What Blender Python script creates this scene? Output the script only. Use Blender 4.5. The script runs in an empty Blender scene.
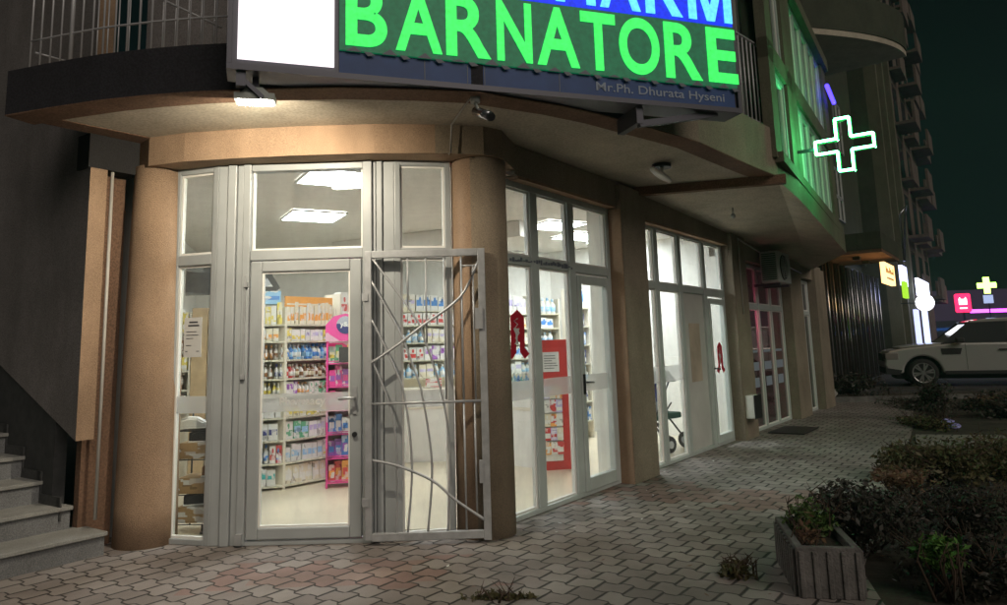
import bpy, bmesh, math, random
from mathutils import Vector, Matrix
random.seed(7)
C = bpy.context.scene
col = C.collection
PI = math.pi

# ------------------------------------------------------------------ camera
TH = math.atan(109/727.); RO = math.radians(-1.67)
Fw = Vector((0, math.cos(TH), math.sin(TH))); R0 = Vector((1, 0, 0)); U0 = R0.cross(Fw)
R2 = R0*math.cos(RO)+U0*math.sin(RO); U2 = -R0*math.sin(RO)+U0*math.cos(RO)
cd = bpy.data.cameras.new('camera'); cam = bpy.data.objects.new('camera', cd); col.objects.link(cam)
m = Matrix.Identity(4)
for i in range(3):
    m[i][0] = R2[i]; m[i][1] = U2[i]; m[i][2] = -Fw[i]
m[2][3] = 1.5
cam.matrix_world = m
cd.sensor_width = 36; cd.lens = 36*727/1007.; cd.shift_x = 5.5/1007; cd.shift_y = -64.5/1007
cd.clip_start = .05; cd.clip_end = 900
C.camera = cam

# ------------------------------------------------------------------ materials
def nt(name):
    m = bpy.data.materials.new(name); m.use_nodes = True
    t = m.node_tree; b = t.nodes['Principled BSDF']
    return m, t, b
def N(t, typ, **kw):
    n = t.nodes.new(typ)
    for k, v in kw.items():
        if k.startswith('i_'):
            n.inputs[int(k[2:])].default_value = v
        else: setattr(n, k, v)
    return n
def mth(t, op, a, b=None, c=None):
    n = t.nodes.new('ShaderNodeMath'); n.operation = op
    for i, x in enumerate((a, b, c)):
        if x is None: continue
        if isinstance(x, (int, float)): n.inputs[i].default_value = x
        else: t.links.new(x, n.inputs[i])
    return n.outputs[0]
def ramp(t, fac, stops):
    r = t.nodes.new('ShaderNodeValToRGB'); e = r.color_ramp.elements
    e[0].position, e[0].color = stops[0][0], (*stops[0][1], 1)
    e[1].position, e[1].color = stops[-1][0], (*stops[-1][1], 1)
    for p, c in stops[1:-1]:
        x = e.new(p); x.color = (*c, 1)
    t.links.new(fac, r.inputs[0]); return r.outputs[0]
def mixc(t, fac, a, b):
    n = t.nodes.new('ShaderNodeMix'); n.data_type = 'RGBA'
    for i, x in ((0, fac), (6, a), (7, b)):
        if isinstance(x, (int, float)): n.inputs[i].default_value = x
        elif isinstance(x, tuple): n.inputs[i].default_value = (*x, 1)
        else: t.links.new(x, n.inputs[i])
    return n.outputs[2]
def bump(t, b, h, s=.3, d=.01):
    n = t.nodes.new('ShaderNodeBump'); n.inputs['Strength'].default_value = s; n.inputs['Distance'].default_value = d
    t.links.new(h, n.inputs['Height']); t.links.new(n.outputs[0], b.inputs['Normal'])
def coord(t, obj=True): return t.nodes.new('ShaderNodeTexCoord').outputs['Object']
def noise(t, v, s, d=4, r=.55):
    n = t.nodes.new('ShaderNodeTexNoise'); n.inputs['Scale'].default_value = s; n.inputs['Detail'].default_value = d
    n.inputs['Roughness'].default_value = r; t.links.new(v, n.inputs['Vector']); return n.outputs[0]

def plain(name, c, r=.6, metal=0, var=.0, scale=6, bs=0, bscale=60, spec=.5):
    m, t, b = nt(name)
    b.inputs['Base Color'].default_value = (*c, 1); b.inputs['Roughness'].default_value = r
    b.inputs['Metallic'].default_value = metal; b.inputs['Specular IOR Level'].default_value = spec
    v = coord(t)
    if var:
        lo = tuple(max(0, x*(1-var)) for x in c); hi = tuple(min(1, x*(1+var)) for x in c)
        t.links.new(ramp(t, noise(t, v, scale), [(.3, lo), (.7, hi)]), b.inputs['Base Color'])
    if bs: bump(t, b, noise(t, v, bscale, 3), bs)
    return m
def stucco(name, c, grain=170, bs=.8, var=.14, speck=.35):
    m, t, b = nt(name); v = coord(t)
    big = noise(t, v, 1.3, 5, .6); sm = noise(t, v, grain, 2, .6)
    lo = tuple(x*(1-var*1.6) for x in c); hi = tuple(x*(1+var) for x in c)
    base = ramp(t, big, [(.3, lo), (.7, hi)])
    mpd = t.nodes.new('ShaderNodeMapping'); mpd.inputs['Scale'].default_value = (2.2, 2.2, .8); t.links.new(v, mpd.inputs[0])
    drip = ramp(t, noise(t, mpd.outputs[0], 1.6, 6, .7), [(.34, (.66, .64, .62)), (.6, (1, 1, 1))])
    md = t.nodes.new('ShaderNodeMix'); md.data_type = 'RGBA'; md.blend_type = 'MULTIPLY'; md.inputs[0].default_value = .5
    t.links.new(base, md.inputs[6]); t.links.new(drip, md.inputs[7]); base = md.outputs[2]
    f = ramp(t, sm, [(.38, (speck,)*3), (.6, (1, 1, 1))])
    mm = t.nodes.new('ShaderNodeMix'); mm.data_type = 'RGBA'; mm.blend_type = 'MULTIPLY'; mm.inputs[0].default_value = .55
    t.links.new(base, mm.inputs[6]); t.links.new(f, mm.inputs[7]); t.links.new(mm.outputs[2], b.inputs['Base Color'])
    b.inputs['Roughness'].default_value = .9; bump(t, b, sm, bs, .006); return m
def emis(name, c, s, base=(.02, .02, .02)):
    m, t, b = nt(name); b.inputs['Base Color'].default_value = (*base, 1)
    b.inputs['Emission Color'].default_value = (*c, 1); b.inputs['Emission Strength'].default_value = s
    return m
def ledmat(name, c, s, dot=130):
    m, t, b = nt(name); v = coord(t); b.inputs['Base Color'].default_value = (.02, .02, .02, 1)
    nn = noise(t, v, dot*.2, 2); k = mth(t, 'MULTIPLY', mth(t, 'ADD', mth(t, 'MULTIPLY', nn, .9), .55), s)
    b.inputs['Emission Color'].default_value = (*c, 1); t.links.new(k, b.inputs['Emission Strength']); return m
def glassmat(name, tint=(.93, .96, .95), rough=0, refl=1.0):
    m = bpy.data.materials.new(name); m.use_nodes = True; t = m.node_tree; t.nodes.clear()
    o = t.nodes.new('ShaderNodeOutputMaterial'); tr = t.nodes.new('ShaderNodeBsdfTransparent'); gl = t.nodes.new('ShaderNodeBsdfGlossy')
    tr.inputs[0].default_value = (*tint, 1); gl.inputs['Roughness'].default_value = rough
    fr = t.nodes.new('ShaderNodeFresnel'); fr.inputs[0].default_value = 1.5
    mx = t.nodes.new('ShaderNodeMixShader'); ge = t.nodes.new('ShaderNodeNewGeometry'); t.links.new(mth(t, 'MULTIPLY', mth(t, 'MULTIPLY', fr.outputs[0], refl), mth(t, 'SUBTRACT', 1, ge.outputs['Backfacing'])), mx.inputs[0])
    t.links.new(tr.outputs[0], mx.inputs[1]); t.links.new(gl.outputs[0], mx.inputs[2])
    df = t.nodes.new('ShaderNodeBsdfDiffuse'); df.inputs[0].default_value = (.6, .6, .58, 1); m2 = t.nodes.new('ShaderNodeMixShader')
    mpg = t.nodes.new('ShaderNodeMapping'); mpg.inputs['Scale'].default_value = (1, 1, .5); t.links.new(coord(t), mpg.inputs[0])
    dr = t.nodes.new('ShaderNodeMapRange'); t.links.new(noise(t, mpg.outputs[0], 3.5, 6, .7), dr.inputs[0]); dr.inputs[1].default_value = .42; dr.inputs[2].default_value = .75; dr.inputs[3].default_value = .006; dr.inputs[4].default_value = .09
    t.links.new(dr.outputs[0], m2.inputs[0]); t.links.new(mx.outputs[0], m2.inputs[1]); t.links.new(df.outputs[0], m2.inputs[2]); t.links.new(m2.outputs[0], o.inputs[0]); return m
def frostmat(name, c=(.6, .6, .58), a=.45):
    m = bpy.data.materials.new(name); m.use_nodes = True; t = m.node_tree; t.nodes.clear()
    o = t.nodes.new('ShaderNodeOutputMaterial'); tr = t.nodes.new('ShaderNodeBsdfTransparent'); df = t.nodes.new('ShaderNodeBsdfTranslucent'); d2 = t.nodes.new('ShaderNodeBsdfDiffuse')
    df.inputs[0].default_value = (*c, 1); d2.inputs[0].default_value = (*c, 1)
    ad = t.nodes.new('ShaderNodeMixShader'); t.links.new(df.outputs[0], ad.inputs[1]); t.links.new(d2.outputs[0], ad.inputs[2])
    mx = t.nodes.new('ShaderNodeMixShader'); mx.inputs[0].default_value = a
    t.links.new(tr.outputs[0], mx.inputs[1]); t.links.new(ad.outputs[0], mx.inputs[2]); t.links.new(mx.outputs[0], o.inputs[0]); return m

def packmat(name, c):
    m, t, b = nt(name); v = coord(t); b.inputs['Roughness'].default_value = .4
    oi = t.nodes.new('ShaderNodeObjectInfo')
    mp = t.nodes.new('ShaderNodeMapping'); mp.inputs['Scale'].default_value = (2.2, .01, 3.4); t.links.new(v, mp.inputs[0])
    cb = t.nodes.new('ShaderNodeCombineXYZ'); t.links.new(mth(t, 'MULTIPLY', oi.outputs['Random'], 37), cb.inputs[0]); t.links.new(mth(t, 'MULTIPLY', oi.outputs['Random'], 91), cb.inputs[2]); t.links.new(cb.outputs[0], mp.inputs[1])
    vo = t.nodes.new('ShaderNodeTexVoronoi'); vo.distance = 'CHEBYCHEV'; vo.inputs['Scale'].default_value = 1; t.links.new(mp.outputs[0], vo.inputs['Vector'])
    sc = t.nodes.new('ShaderNodeSeparateColor'); t.links.new(vo.outputs['Color'], sc.inputs[0])
    r = t.nodes.new('ShaderNodeValToRGB'); r.color_ramp.interpolation = 'CONSTANT'; e = r.color_ramp.elements
    lt = tuple(x*.45+.42 for x in c); dk = tuple(x*.55 for x in c)
    e[0].position = 0; e[0].color = (*c, 1); e[1].position = .5; e[1].color = (*lt, 1)
    for p, q in ((.68, c), (.8, (.72, .71, .68)), (.92, dk)):
        x = e.new(p); x.color = (*q, 1)
    t.links.new(sc.outputs[0], r.inputs[0]); t.links.new(r.outputs[0], b.inputs['Base Color']); return m
def paving():
    m, t, b = nt('interlocking_pavers'); v = coord(t)
    mp = t.nodes.new('ShaderNodeMapping'); mp.inputs['Rotation'].default_value = (0, 0, math.radians(35.5)); t.links.new(v, mp.inputs[0])
    # mild wobble so the rows are not ruler-straight
    wn = t.nodes.new('ShaderNodeTexNoise'); wn.inputs['Scale'].default_value = .9; wn.inputs['Detail'].default_value = 2; t.links.new(mp.outputs[0], wn.inputs['Vector'])
    s = t.nodes.new('ShaderNodeSeparateXYZ'); t.links.new(mp.outputs[0], s.inputs[0])
    ws = t.nodes.new('ShaderNodeSeparateColor'); t.links.new(wn.outputs[1], ws.inputs[0])
    X = mth(t, 'ADD', s.outputs[0], mth(t, 'MULTIPLY', mth(t, 'SUBTRACT', ws.outputs[0], .5), .05))
    Y = mth(t, 'ADD', s.outputs[1], mth(t, 'MULTIPLY', mth(t, 'SUBTRACT', ws.outputs[1], .5), .05))
    w, h, a = .2, .168, .017
    tri = mth(t, 'PINGPONG', mth(t, 'ADD', X, 50), w/2)                       # 0..w/2
    z = mth(t, 'MULTIPLY', mth(t, 'SUBTRACT', tri, w/4), 55)
    z = mth(t, 'MINIMUM', mth(t, 'MAXIMUM', z, -1), 1)
    z = mth(t, 'MULTIPLY', z, a)
    yy = mth(t, 'DIVIDE', mth(t, 'ADD', mth(t, 'ADD', Y, z), 50*h*20), h)
    row = mth(t, 'FLOOR', yy); fy = mth(t, 'FRACT', yy)
    dy = mth(t, 'MULTIPLY', mth(t, 'MINIMUM', fy, mth(t, 'SUBTRACT', 1, fy)), h)
    par = mth(t, 'MODULO', row, 2)
    xx = mth(t, 'ADD', mth(t, 'DIVIDE', mth(t, 'ADD', X, 50), w), mth(t, 'MULTIPLY', par, .5))
    xx = mth(t, 'ADD', xx, .25)
    cl = mth(t, 'FLOOR', xx); fx = mth(t, 'FRACT', xx)
    dx = mth(t, 'MULTIPLY', mth(t, 'MINIMUM', fx, mth(t, 'SUBTRACT', 1, fx)), w)
    d = mth(t, 'MINIMUM', mth(t, 'MULTIPLY', dx, .62), dy)
    jn = mth(t, 'MULTIPLY', mth(t, 'SUBTRACT', noise(t, v, 18, 3), .5), .006)
    dd = mth(t, 'ADD', d, jn)
    mr = t.nodes.new('ShaderNodeMapRange'); mr.interpolation_type = 'SMOOTHSTEP'; mr.inputs[1].default_value = .003; mr.inputs[2].default_value = .0095
    mr2 = mth(t, 'MULTIPLY', noise(t, v, 2.3, 4), .006)
    t.links.new(mth(t, 'ADD', mth(t, 'SUBTRACT', dd, mr2), .003), mr.inputs[0]); mask = mr.outputs[0]
    cv = t.nodes.new('ShaderNodeCombineXYZ'); t.links.new(cl, cv.inputs[0]); t.links.new(row, cv.inputs[1])
    wh = t.nodes.new('ShaderNodeTexWhiteNoise'); wh.noise_dimensions = '2D'; t.links.new(cv.outputs[0], wh.inputs[0])
    per = wh.outputs[0]
    grey = ramp(t, per, [(0, (.255, .22, .205)), (.5, (.315, .275, .255)), (1, (.375, .335, .31))])
    red = ramp(t, per, [(0, (.27, .175, .155)), (.6, (.34, .235, .205)), (1, (.38, .30, .255))])
    # where the red pavers lie: a band across the path, and loose patches by the door and pillar
    g = t.nodes.new('ShaderNodeSeparateXYZ'); t.links.new(v, g.inputs[0])
    def blob(cx, cy, ang, hl, hw):
        ca, sa = math.cos(ang), math.sin(ang)
        p = mth(t, 'SUBTRACT', g.outputs[0], cx); q = mth(t, 'SUBTRACT', g.outputs[1], cy)
        a1 = mth(t, 'ABSOLUTE', mth(t, 'ADD', mth(t, 'MULTIPLY', p, ca), mth(t, 'MULTIPLY', q, sa)))
        a2 = mth(t, 'ABSOLUTE', mth(t, 'SUBTRACT', mth(t, 'MULTIPLY', q, ca), mth(t, 'MULTIPLY', p, sa)))
        return mth(t, 'MAXIMUM', mth(t, 'DIVIDE', a1, hl), mth(t, 'DIVIDE', a2, hw))
    bl = mth(t, 'MINIMUM', blob(2.25, 7.3, -.56, 1.25, .42), blob(.95, 8.2, .95, .7, .35))
    bl = mth(t, 'MINIMUM', bl, blob(-1.2, 5.25, .05, .75, .25))
    bl = mth(t, 'ADD', bl, mth(t, 'MULTIPLY', mth(t, 'SUBTRACT', per, .5), 1.3))
    isred = mth(t, 'LESS_THAN', bl, 1)
    c = mixc(t, isred, grey, red)
    st = ramp(t, noise(t, v, .8, 6, .65), [(.30, (.40, .385, .36)), (.62, (1, 1, 1))])
    fine = ramp(t, noise(t, v, 220, 3, .7), [(.3, (.68, .68, .68)), (.7, (1.12, 1.12, 1.12))])
    for lay in (st, fine):
        mm = t.nodes.new('ShaderNodeMix'); mm.data_type = 'RGBA'; mm.blend_type = 'MULTIPLY'; mm.inputs[0].default_value = .8
        t.links.new(c, mm.inputs[6]); t.links.new(lay, mm.inputs[7]); c = mm.outputs[2]
    c = mixc(t, mask, (.035, .03, .026), c)
    t.links.new(c, b.inputs['Base Color']); b.inputs['Roughness'].default_value = .82
    tilt = mth(t, 'MULTIPLY', mth(t, 'MULTIPLY', mth(t, 'SUBTRACT', fx, .5), mth(t, 'SUBTRACT', wh.outputs[0], .5)), 1.6)
    hh = mth(t, 'ADD', mth(t, 'ADD', mth(t, 'ADD', mth(t, 'MULTIPLY', mask, 1), tilt), mth(t, 'MULTIPLY', per, .5)), mth(t, 'MULTIPLY', noise(t, v, 120, 3), .12))
    bump(t, b, hh, .7, .008)
    return m

M = {}
M['pave'] = paving()
M['soil'] = plain('soil', (.05, .042, .03), .95, var=.5, scale=3, bs=.8, bscale=25)
M['asphalt'] = plain('asphalt', (.045, .045, .047), .75, var=.3, scale=2, bs=.5, bscale=90)
M['orange'] = stucco('orange_stucco', (.46, .31, .20))
M['orange_trim'] = stucco('brown_orange_trim', (.22, .125, .078), 60, .4)
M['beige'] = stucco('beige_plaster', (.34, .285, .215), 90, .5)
M['brownish'] = stucco('shaded_side_plaster', (.37, .295, .21), 150, .7)  # darker tone for the shaded side of column and beam
M['wall_shade'] = stucco('unlit_lintel_plaster', (.028, .026, .027), 90, .5)  # copy of the dark wall, blackened so the lintel reads unlit
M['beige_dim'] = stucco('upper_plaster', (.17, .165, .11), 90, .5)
M['rail'] = plain('pale_rail_paint', (.6, .6, .62), .35, metal=.2)
M['soffit'] = stucco('soffit_plaster', (.56, .50, .40), 40, .35, .1, .6)
M['dark_wall'] = stucco('dark_grey_wall', (.27, .25, .245), 90, .5)
M['dado'] = plain('dark_stone_dado', (.035, .035, .037), .6, var=.35, scale=12)
M['skirt'] = plain('stepped_skirting_stone', (.055, .055, .056), .55, var=.35, scale=40)
M['fascia'] = stucco('dark_fascia', (.036, .034, .042), 60, .4)
M['granite'] = stucco('grey_granite_riser', (.22, .225, .23), 130, .2, .2, .25)
M['tread'] = stucco('grey_granite_tread', (.33, .33, .31), 150, .2, .15, .5)
M['pvc'] = plain('pvc_frame', (.36, .38, .385), .38, var=.1, scale=3)
M['pvc_side'] = plain('side_pvc_frame', (.50, .55, .53), .38, var=.1, scale=3)
M['steel'] = plain('painted_steel', (.42, .43, .44), .42, metal=.3, var=.15, scale=14)
M['chrome'] = plain('bright_steel', (.55, .56, .6), .25, metal=.9, var=.1)
M['white'] = plain('white_paint', (.78, .77, .73), .7, var=.05, scale=2)
M['floor'] = plain('cream_floor_tile', (.70, .62, .47), .28, var=.1, scale=1.5)
M['ceil'] = plain('white_ceiling', (.70, .66, .60), .85, var=.05)
M['glass'] = glassmat('window_glass')
M['darkglass'] = glassmat('dim_window_glass', (.55, .62, .62), 0, 1.6)
M['frost'] = frostmat('frosted_film')
M['black'] = plain('black_plastic', (.02, .02, .022), .45)
M['wood'] = plain('light_wood', (.50, .36, .20), .5, var=.15, scale=8)
M['shelf'] = plain('cream_shelf', (.72, .67, .56), .5, var=.05)
M['pricestrip'] = plain('price_strip', (.6, .58, .45), .4, var=.35, scale=30)
M['red'] = plain('red_laminate', (.55, .035, .03), .4, var=.06)
M['decal_red'] = plain('red_sticker_film', (.50, .01, .035), .5)
M['paper'] = plain('white_paper', (.62, .62, .60), .8, var=.04)
M['ink'] = plain('dark_ink', (.06, .06, .07), .8)
M['grime'] = plain('greyish_lettering', (.32, .38, .48), .6)
M['greyfilm'] = plain('grey_blind_fabric', (.16, .17, .18), .8, var=.15, scale=20)
M['led_panel'] = emis('ceiling_led_panel', (.95, .975, 1), 33, (.8, .8, .8))
M['flood'] = emis('floodlight_lens', (1, .93, .8), 60, (.8, .8, .8))
M['screen_white'] = emis('white_led_screen', (1, .90, .93), 1.3)
M['scr_green'] = ledmat('green_glow_backing', (.015, .26, .11), .34)  # faint emission paints the letters' glow onto the panel
M['let_green'] = ledmat('green_led_letters', (.05, 1, .14), .95)
M['scr_blue'] = ledmat('blue_led_backing', (.0, .03, .95), .85)
M['let_blue'] = ledmat('cyan_led_letters', (.12, .62, 1), 1.25)
M['strip'] = plain('blue_banner', (.02, .07, .24), .5, var=.15, scale=6)
M['silver'] = plain('faded_silver_print', (.16, .18, .22), .5)
M['signframe'] = plain('sign_frame', (.10, .10, .12), .45, metal=.5)
M['cross'] = emis('green_cross_leds', (.10, 1, .32), 60)
M['crossbody'] = plain('cross_body', (.03, .09, .04), .4)
M['neonblue'] = emis('blue_neon', (.05, .03, 1), 5)
M['concrete'] = plain('weathered_concrete', (.155, .145, .138), .95, var=.35, scale=7, bs=.8, bscale=70)
M['stone'] = plain('pale_rubble_stone', (.30, .29, .26), .95, var=.3, scale=5, bs=.6, bscale=30)
M['ac'] = plain('ac_casing', (.42, .45, .42), .5, var=.08)
M['pipe'] = plain('pale_pvc_pipe', (.5, .48, .44), .4)
M['curtain'] = plain('pale_curtain', (.55, .55, .52), .9, var=.1, scale=2)
M['bluebag'] = plain('violet_plastic_bag', (.42, .40, .85), .35)
for nme, c in dict(white=(.75, .74, .70), cream=(.72, .66, .5), yellow=(.75, .62, .12), blue=(.08, .25, .62), sky=(.30, .55, .78), red=(.6, .06, .06),
                   green=(.12, .42, .22), teal=(.05, .42, .42), purple=(.35, .12, .5), pink=(.85, .08, .35), orange=(.8, .36, .08), brown=(.22, .10, .04), navy=(.04, .05, .2), grey=(.4, .42, .45), lilac=(.5, .45, .7), card=(.42, .27, .13)).items():
    M['p_'+nme] = packmat('pack_'+nme, c)

# ------------------------------------------------------------------ mesh builder (author in world or framed coords)
class MB:
    def __init__(s, o=(0, 0, 0), a=0):
        s.v = []; s.f = []; s.mi = []; s.sm = []
        s.T = Matrix.Translation(Vector(o)) @ Matrix.Rotation(a, 4, 'Z')
    def av(s, p): s.v.append(s.T @ Vector(p)); return len(s.v)-1
    def face(s, ids, mi=0, sm=False): s.f.append(ids); s.mi.append(mi); s.sm.append(sm)
    def box(s, x0, x1, y0, y1, z0, z1, mi=0):
        i = [s.av((x, y, z)) for x, y, z in ((x0, y0, z0), (x1, y0, z0), (x1, y1, z0), (x0, y1, z0), (x0, y0, z1), (x1, y0, z1), (x1, y1, z1), (x0, y1, z1))]
        for q in ((0, 3, 2, 1), (4, 5, 6, 7), (0, 1, 5, 4), (1, 2, 6, 5), (2, 3, 7, 6), (3, 0, 4, 7)): s.face([i[k] for k in q], mi)
    def prism(s, pts, z0, z1, mi=0, mtop=None, mside=None):
        # pts (x,y) ccw, z0/z1 number or list
        n = len(pts); zl = z0 if isinstance(z0, (list, tuple)) else [z0]*n; zh = z1 if isinstance(z1, (list, tuple)) else [z1]*n
        a = [s.av((p[0], p[1], zl[i])) for i, p in enumerate(pts)]; b = [s.av((p[0], p[1], zh[i])) for i, p in enumerate(pts)]
        s.face(a[::-1], mi); s.face(b, mi if mtop is None else mtop)
        for i in range(n):
            j = (i+1) % n; s.face([a[i], a[j], b[j], b[i]], mi if mside is None else mside)
    def vprism(s, pts, y0, y1, mi=0, mcap=None):
        # polygon in x,z extruded along y
        a = [s.av((p[0], y0, p[1])) for p in pts]; b = [s.av((p[0], y1, p[1])) for p in pts]; n = len(pts)
        s.face(a, mi if mcap is None else mcap); s.face(b[::-1], mi if mcap is None else mcap)
        for i in range(n):
            j = (i+1) % n; s.face([a[j], a[i], b[i], b[j]], mi)
    def tube(s, pts, r, n=8, mi=0, caps=True):
        pts = [Vector(p) for p in pts]; rings = []
        for i, p in enumerate(pts):
            d = (pts[min(i+1, len(pts)-1)]-pts[max(i-1, 0)])
            if d.length < 1e-6: d = Vector((0, 0, 1))
            d.normalize(); a = d.cross(Vector((0, 0, 1)) if abs(d.z) < .9 else Vector((1, 0, 0))).normalized(); b = d.cross(a)
            rr = r[i] if isinstance(r, (list, tuple)) else r
            rings.append([s.av(p+(a*math.cos(2*PI*k/n)+b*math.sin(2*PI*k/n))*rr) for k in range(n)])
        for q in range(len(rings)-1):
            for k in range(n):
                s.face([rings[q][k], rings[q][(k+1) % n], rings[q+1][(k+1) % n], rings[q+1][k]], mi, True)
        if caps: s.face(rings[0][::-1], mi); s.face(rings[-1], mi)
    def bar(s, p, q, w, d, mi=0):
        # rectangular bar between two points of plane y=const: w across in plane, d in y
        p = Vector(p); q = Vector(q); t_ = (q-p).normalized(); a = t_.cross(Vector((0, 1, 0)))
        a = (a.normalized() if a.length > 1e-4 else Vector((1, 0, 0)))*w/2; b = Vector((0, 1, 0))*d/2
        i = [s.av(x) for x in (p-a-b, p+a-b, p+a+b, p-a+b, q-a-b, q+a-b, q+a+b, q-a+b)]
        for k in ((0, 3, 2, 1), (4, 5, 6, 7), (0, 1, 5, 4), (1, 2, 6, 5), (2, 3, 7, 6), (3, 0, 4, 7)): s.face([i[j] for j in k], mi)
    def lathe(s, c, prof, n=24, mi=0, axis='z', caps=True):
        rings = []
        for r, z in prof:
            ring = []
            for k in range(n):
                a = 2*PI*k/n
                if axis == 'z': p = (c[0]+r*math.cos(a), c[1]+r*math.sin(a), c[2]+z)
                else: p = (c[0]+r*math.cos(a), c[1]+z, c[2]+r*math.sin(a))
                ring.append(s.av(p))
            rings.append(ring)
        for q in range(len(rings)-1):
            for k in range(n): s.face([rings[q][k], rings[q][(k+1) % n], rings[q+1][(k+1) % n], rings[q+1][k]], mi, True)
        if caps: s.face(rings[0][::-1], mi); s.face(rings[-1], mi)
    def blob(s, c, r, seed=0, mi=0, n=1, flat=1):
        rnd = random.Random(seed); bm = bmesh.new(); bmesh.ops.create_icosphere(bm, subdivisions=n, radius=1)
        base = len(s.v)
        for v in bm.verts:
            k = rnd.uniform(.75, 1.15); s.av((c[0]+v.co.x*r[0]*k, c[1]+v.co.y*r[1]*k, c[2]+v.co.z*r[2]*k*flat))
        for f in bm.faces: s.face([base+v.index for v in f.verts], mi)
        bm.free()
def obj(name, mb, mats, parent=None, bevel=0, loc=None, fixn=True):
    me = bpy.data.meshes.new(name); inv = Matrix.Identity(4)
    o = bpy.data.objects.new(name, me); col.objects.link(o)
    if parent is not None:
        r = parent; T = Matrix.Identity(4)
        chain = []
        while r is not None: chain.append(r); r = r.parent
        for r in reversed(chain): T = T @ r.matrix_basis
        inv = T.inverted(); o.parent = parent
    elif loc is not None:
        inv = Matrix.Translation(-Vector(loc)); o.location = loc
    me.from_pydata([inv @ p for p in mb.v], [], mb.f)
    for mt in (mats if isinstance(mats, (list, tuple)) else [mats]): me.materials.append(M[mt] if isinstance(mt, str) else mt)
    for p, i, sm in zip(me.polygons, mb.mi, mb.sm): p.material_index = i; p.use_smooth = sm
    if fixn:
        bm = bmesh.new(); bm.from_mesh(me); bmesh.ops.recalc_face_normals(bm, faces=bm.faces); bm.to_mesh(me); bm.free()
    if bevel:
        b = o.modifiers.new('bevel', 'BEVEL'); b.width = bevel; b.segments = 2; b.limit_method = 'ANGLE'
    return o
def thing(name, label, cat, loc=(0, 0, 0), rz=0, group=None):
    o = bpy.data.objects.new(name, None); col.objects.link(o); o.empty_display_size = .1
    o.matrix_basis = Matrix.Translation(Vector(loc)) @ Matrix.Rotation(rz, 4, 'Z')
    o['label'] = label; o['category'] = cat
    if group: o['group'] = group
    return o
def tag(o, label, cat, group=None):
    o['label'] = label; o['category'] = cat
    if group: o['group'] = group
    return o
def struct(name, mb, mats, **k):
    o = obj(name, mb, mats, **k); o['kind'] = 'structure'; return o
def textmesh(name, s, size, mat, parent, width=None, height=None, at=(0, 0, 0), frame=((0, 0, 0), 0), depth=.004, off=.0, shear=0):
    """lettering standing in the x-z plane of a frame; at = lower left corner"""
    cu = bpy.data.curves.new('tmp_text', 'FONT'); cu.body = s; cu.size = 1; cu.offset = off/size; cu.extrude = depth; cu.shear = shear
    ob = bpy.data.objects.new('tmp_text', cu); col.objects.link(ob)
    dg = bpy.context.evaluated_depsgraph_get(); dg.update()
    me = bpy.data.meshes.new_from_object(ob.evaluated_get(dg)); bpy.data.objects.remove(ob); bpy.data.curves.remove(cu)
    xs = [v.co.x for v in me.vertices]; ys = [v.co.y for v in me.vertices]
    x0, x1, y0, y1 = min(xs), max(xs), min(ys), max(ys)
    sx = width/(x1-x0) if width else 1; sy = height/(y1-y0) if height else sx
    if not width: sx = sy
    mb = MB(*frame)
    for v in me.vertices: mb.av((at[0]+(v.co.x-x0)*sx, at[1]-v.co.z, at[2]+(v.co.y-y0)*sy))
    for p in me.polygons: mb.face(list(p.vertices))
    bpy.data.meshes.remove(me)
    return obj(name, mb, mat, parent)

AU = math.atan2(.814, .581)            # direction of the side facade
FA = (.03, 6.48, 0)                    # its near end, local x along, y inward
def FW(s, off, z=0): return Vector((FA[0]+.581*s+.814*off, FA[1]+.814*s-.581*off, z))
# frame on a segment p->q
def seg(p, q): return ((p[0], p[1], 0), math.atan2(q[1]-p[1], q[0]-p[0])), math.hypot(q[0]-p[0], q[1]-p[1])

# ------------------------------------------------------------------ world, sun
W = bpy.data.worlds.new('World'); C.world = W; W.use_nodes = True
wt = W.node_tree; bg = wt.nodes['Background']; sky = wt.nodes.new('ShaderNodeTexSky'); sky.sky_type = 'NISHITA'; sky.sun_disc = False
SE, SR = math.radians(33), math.radians(150)
sky.sun_elevation = SE; sky.sun_rotation = SR
tn = wt.nodes.new('ShaderNodeMix'); tn.data_type = 'RGBA'; tn.blend_type = 'MULTIPLY'; tn.inputs[0].default_value = 1; tn.inputs[7].default_value = (.52, .90, .70, 1)
wt.links.new(sky.outputs[0], tn.inputs[6]); wt.links.new(tn.outputs[2], bg.inputs[0]); bg.inputs[1].default_value = .0010
sd = bpy.data.lights.new('sun', 'SUN'); sd.energy = .8; sd.angle = math.radians(40); sd.color = (1, .88, .76)
so = bpy.data.objects.new('sun', sd); col.objects.link(so)
dirv = Vector((math.sin(SR)*math.cos(SE), math.cos(SR)*math.cos(SE), math.sin(SE)))
so.rotation_euler = dirv.to_track_quat('Z', 'Y').to_euler(); so.location = (6, -6, 9)
C.view_settings.view_transform = 'Standard'; C.view_settings.look = 'None'; C.view_settings.exposure = .22; C.view_settings.gamma = 1
C.render.engine = 'CYCLES'

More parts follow.
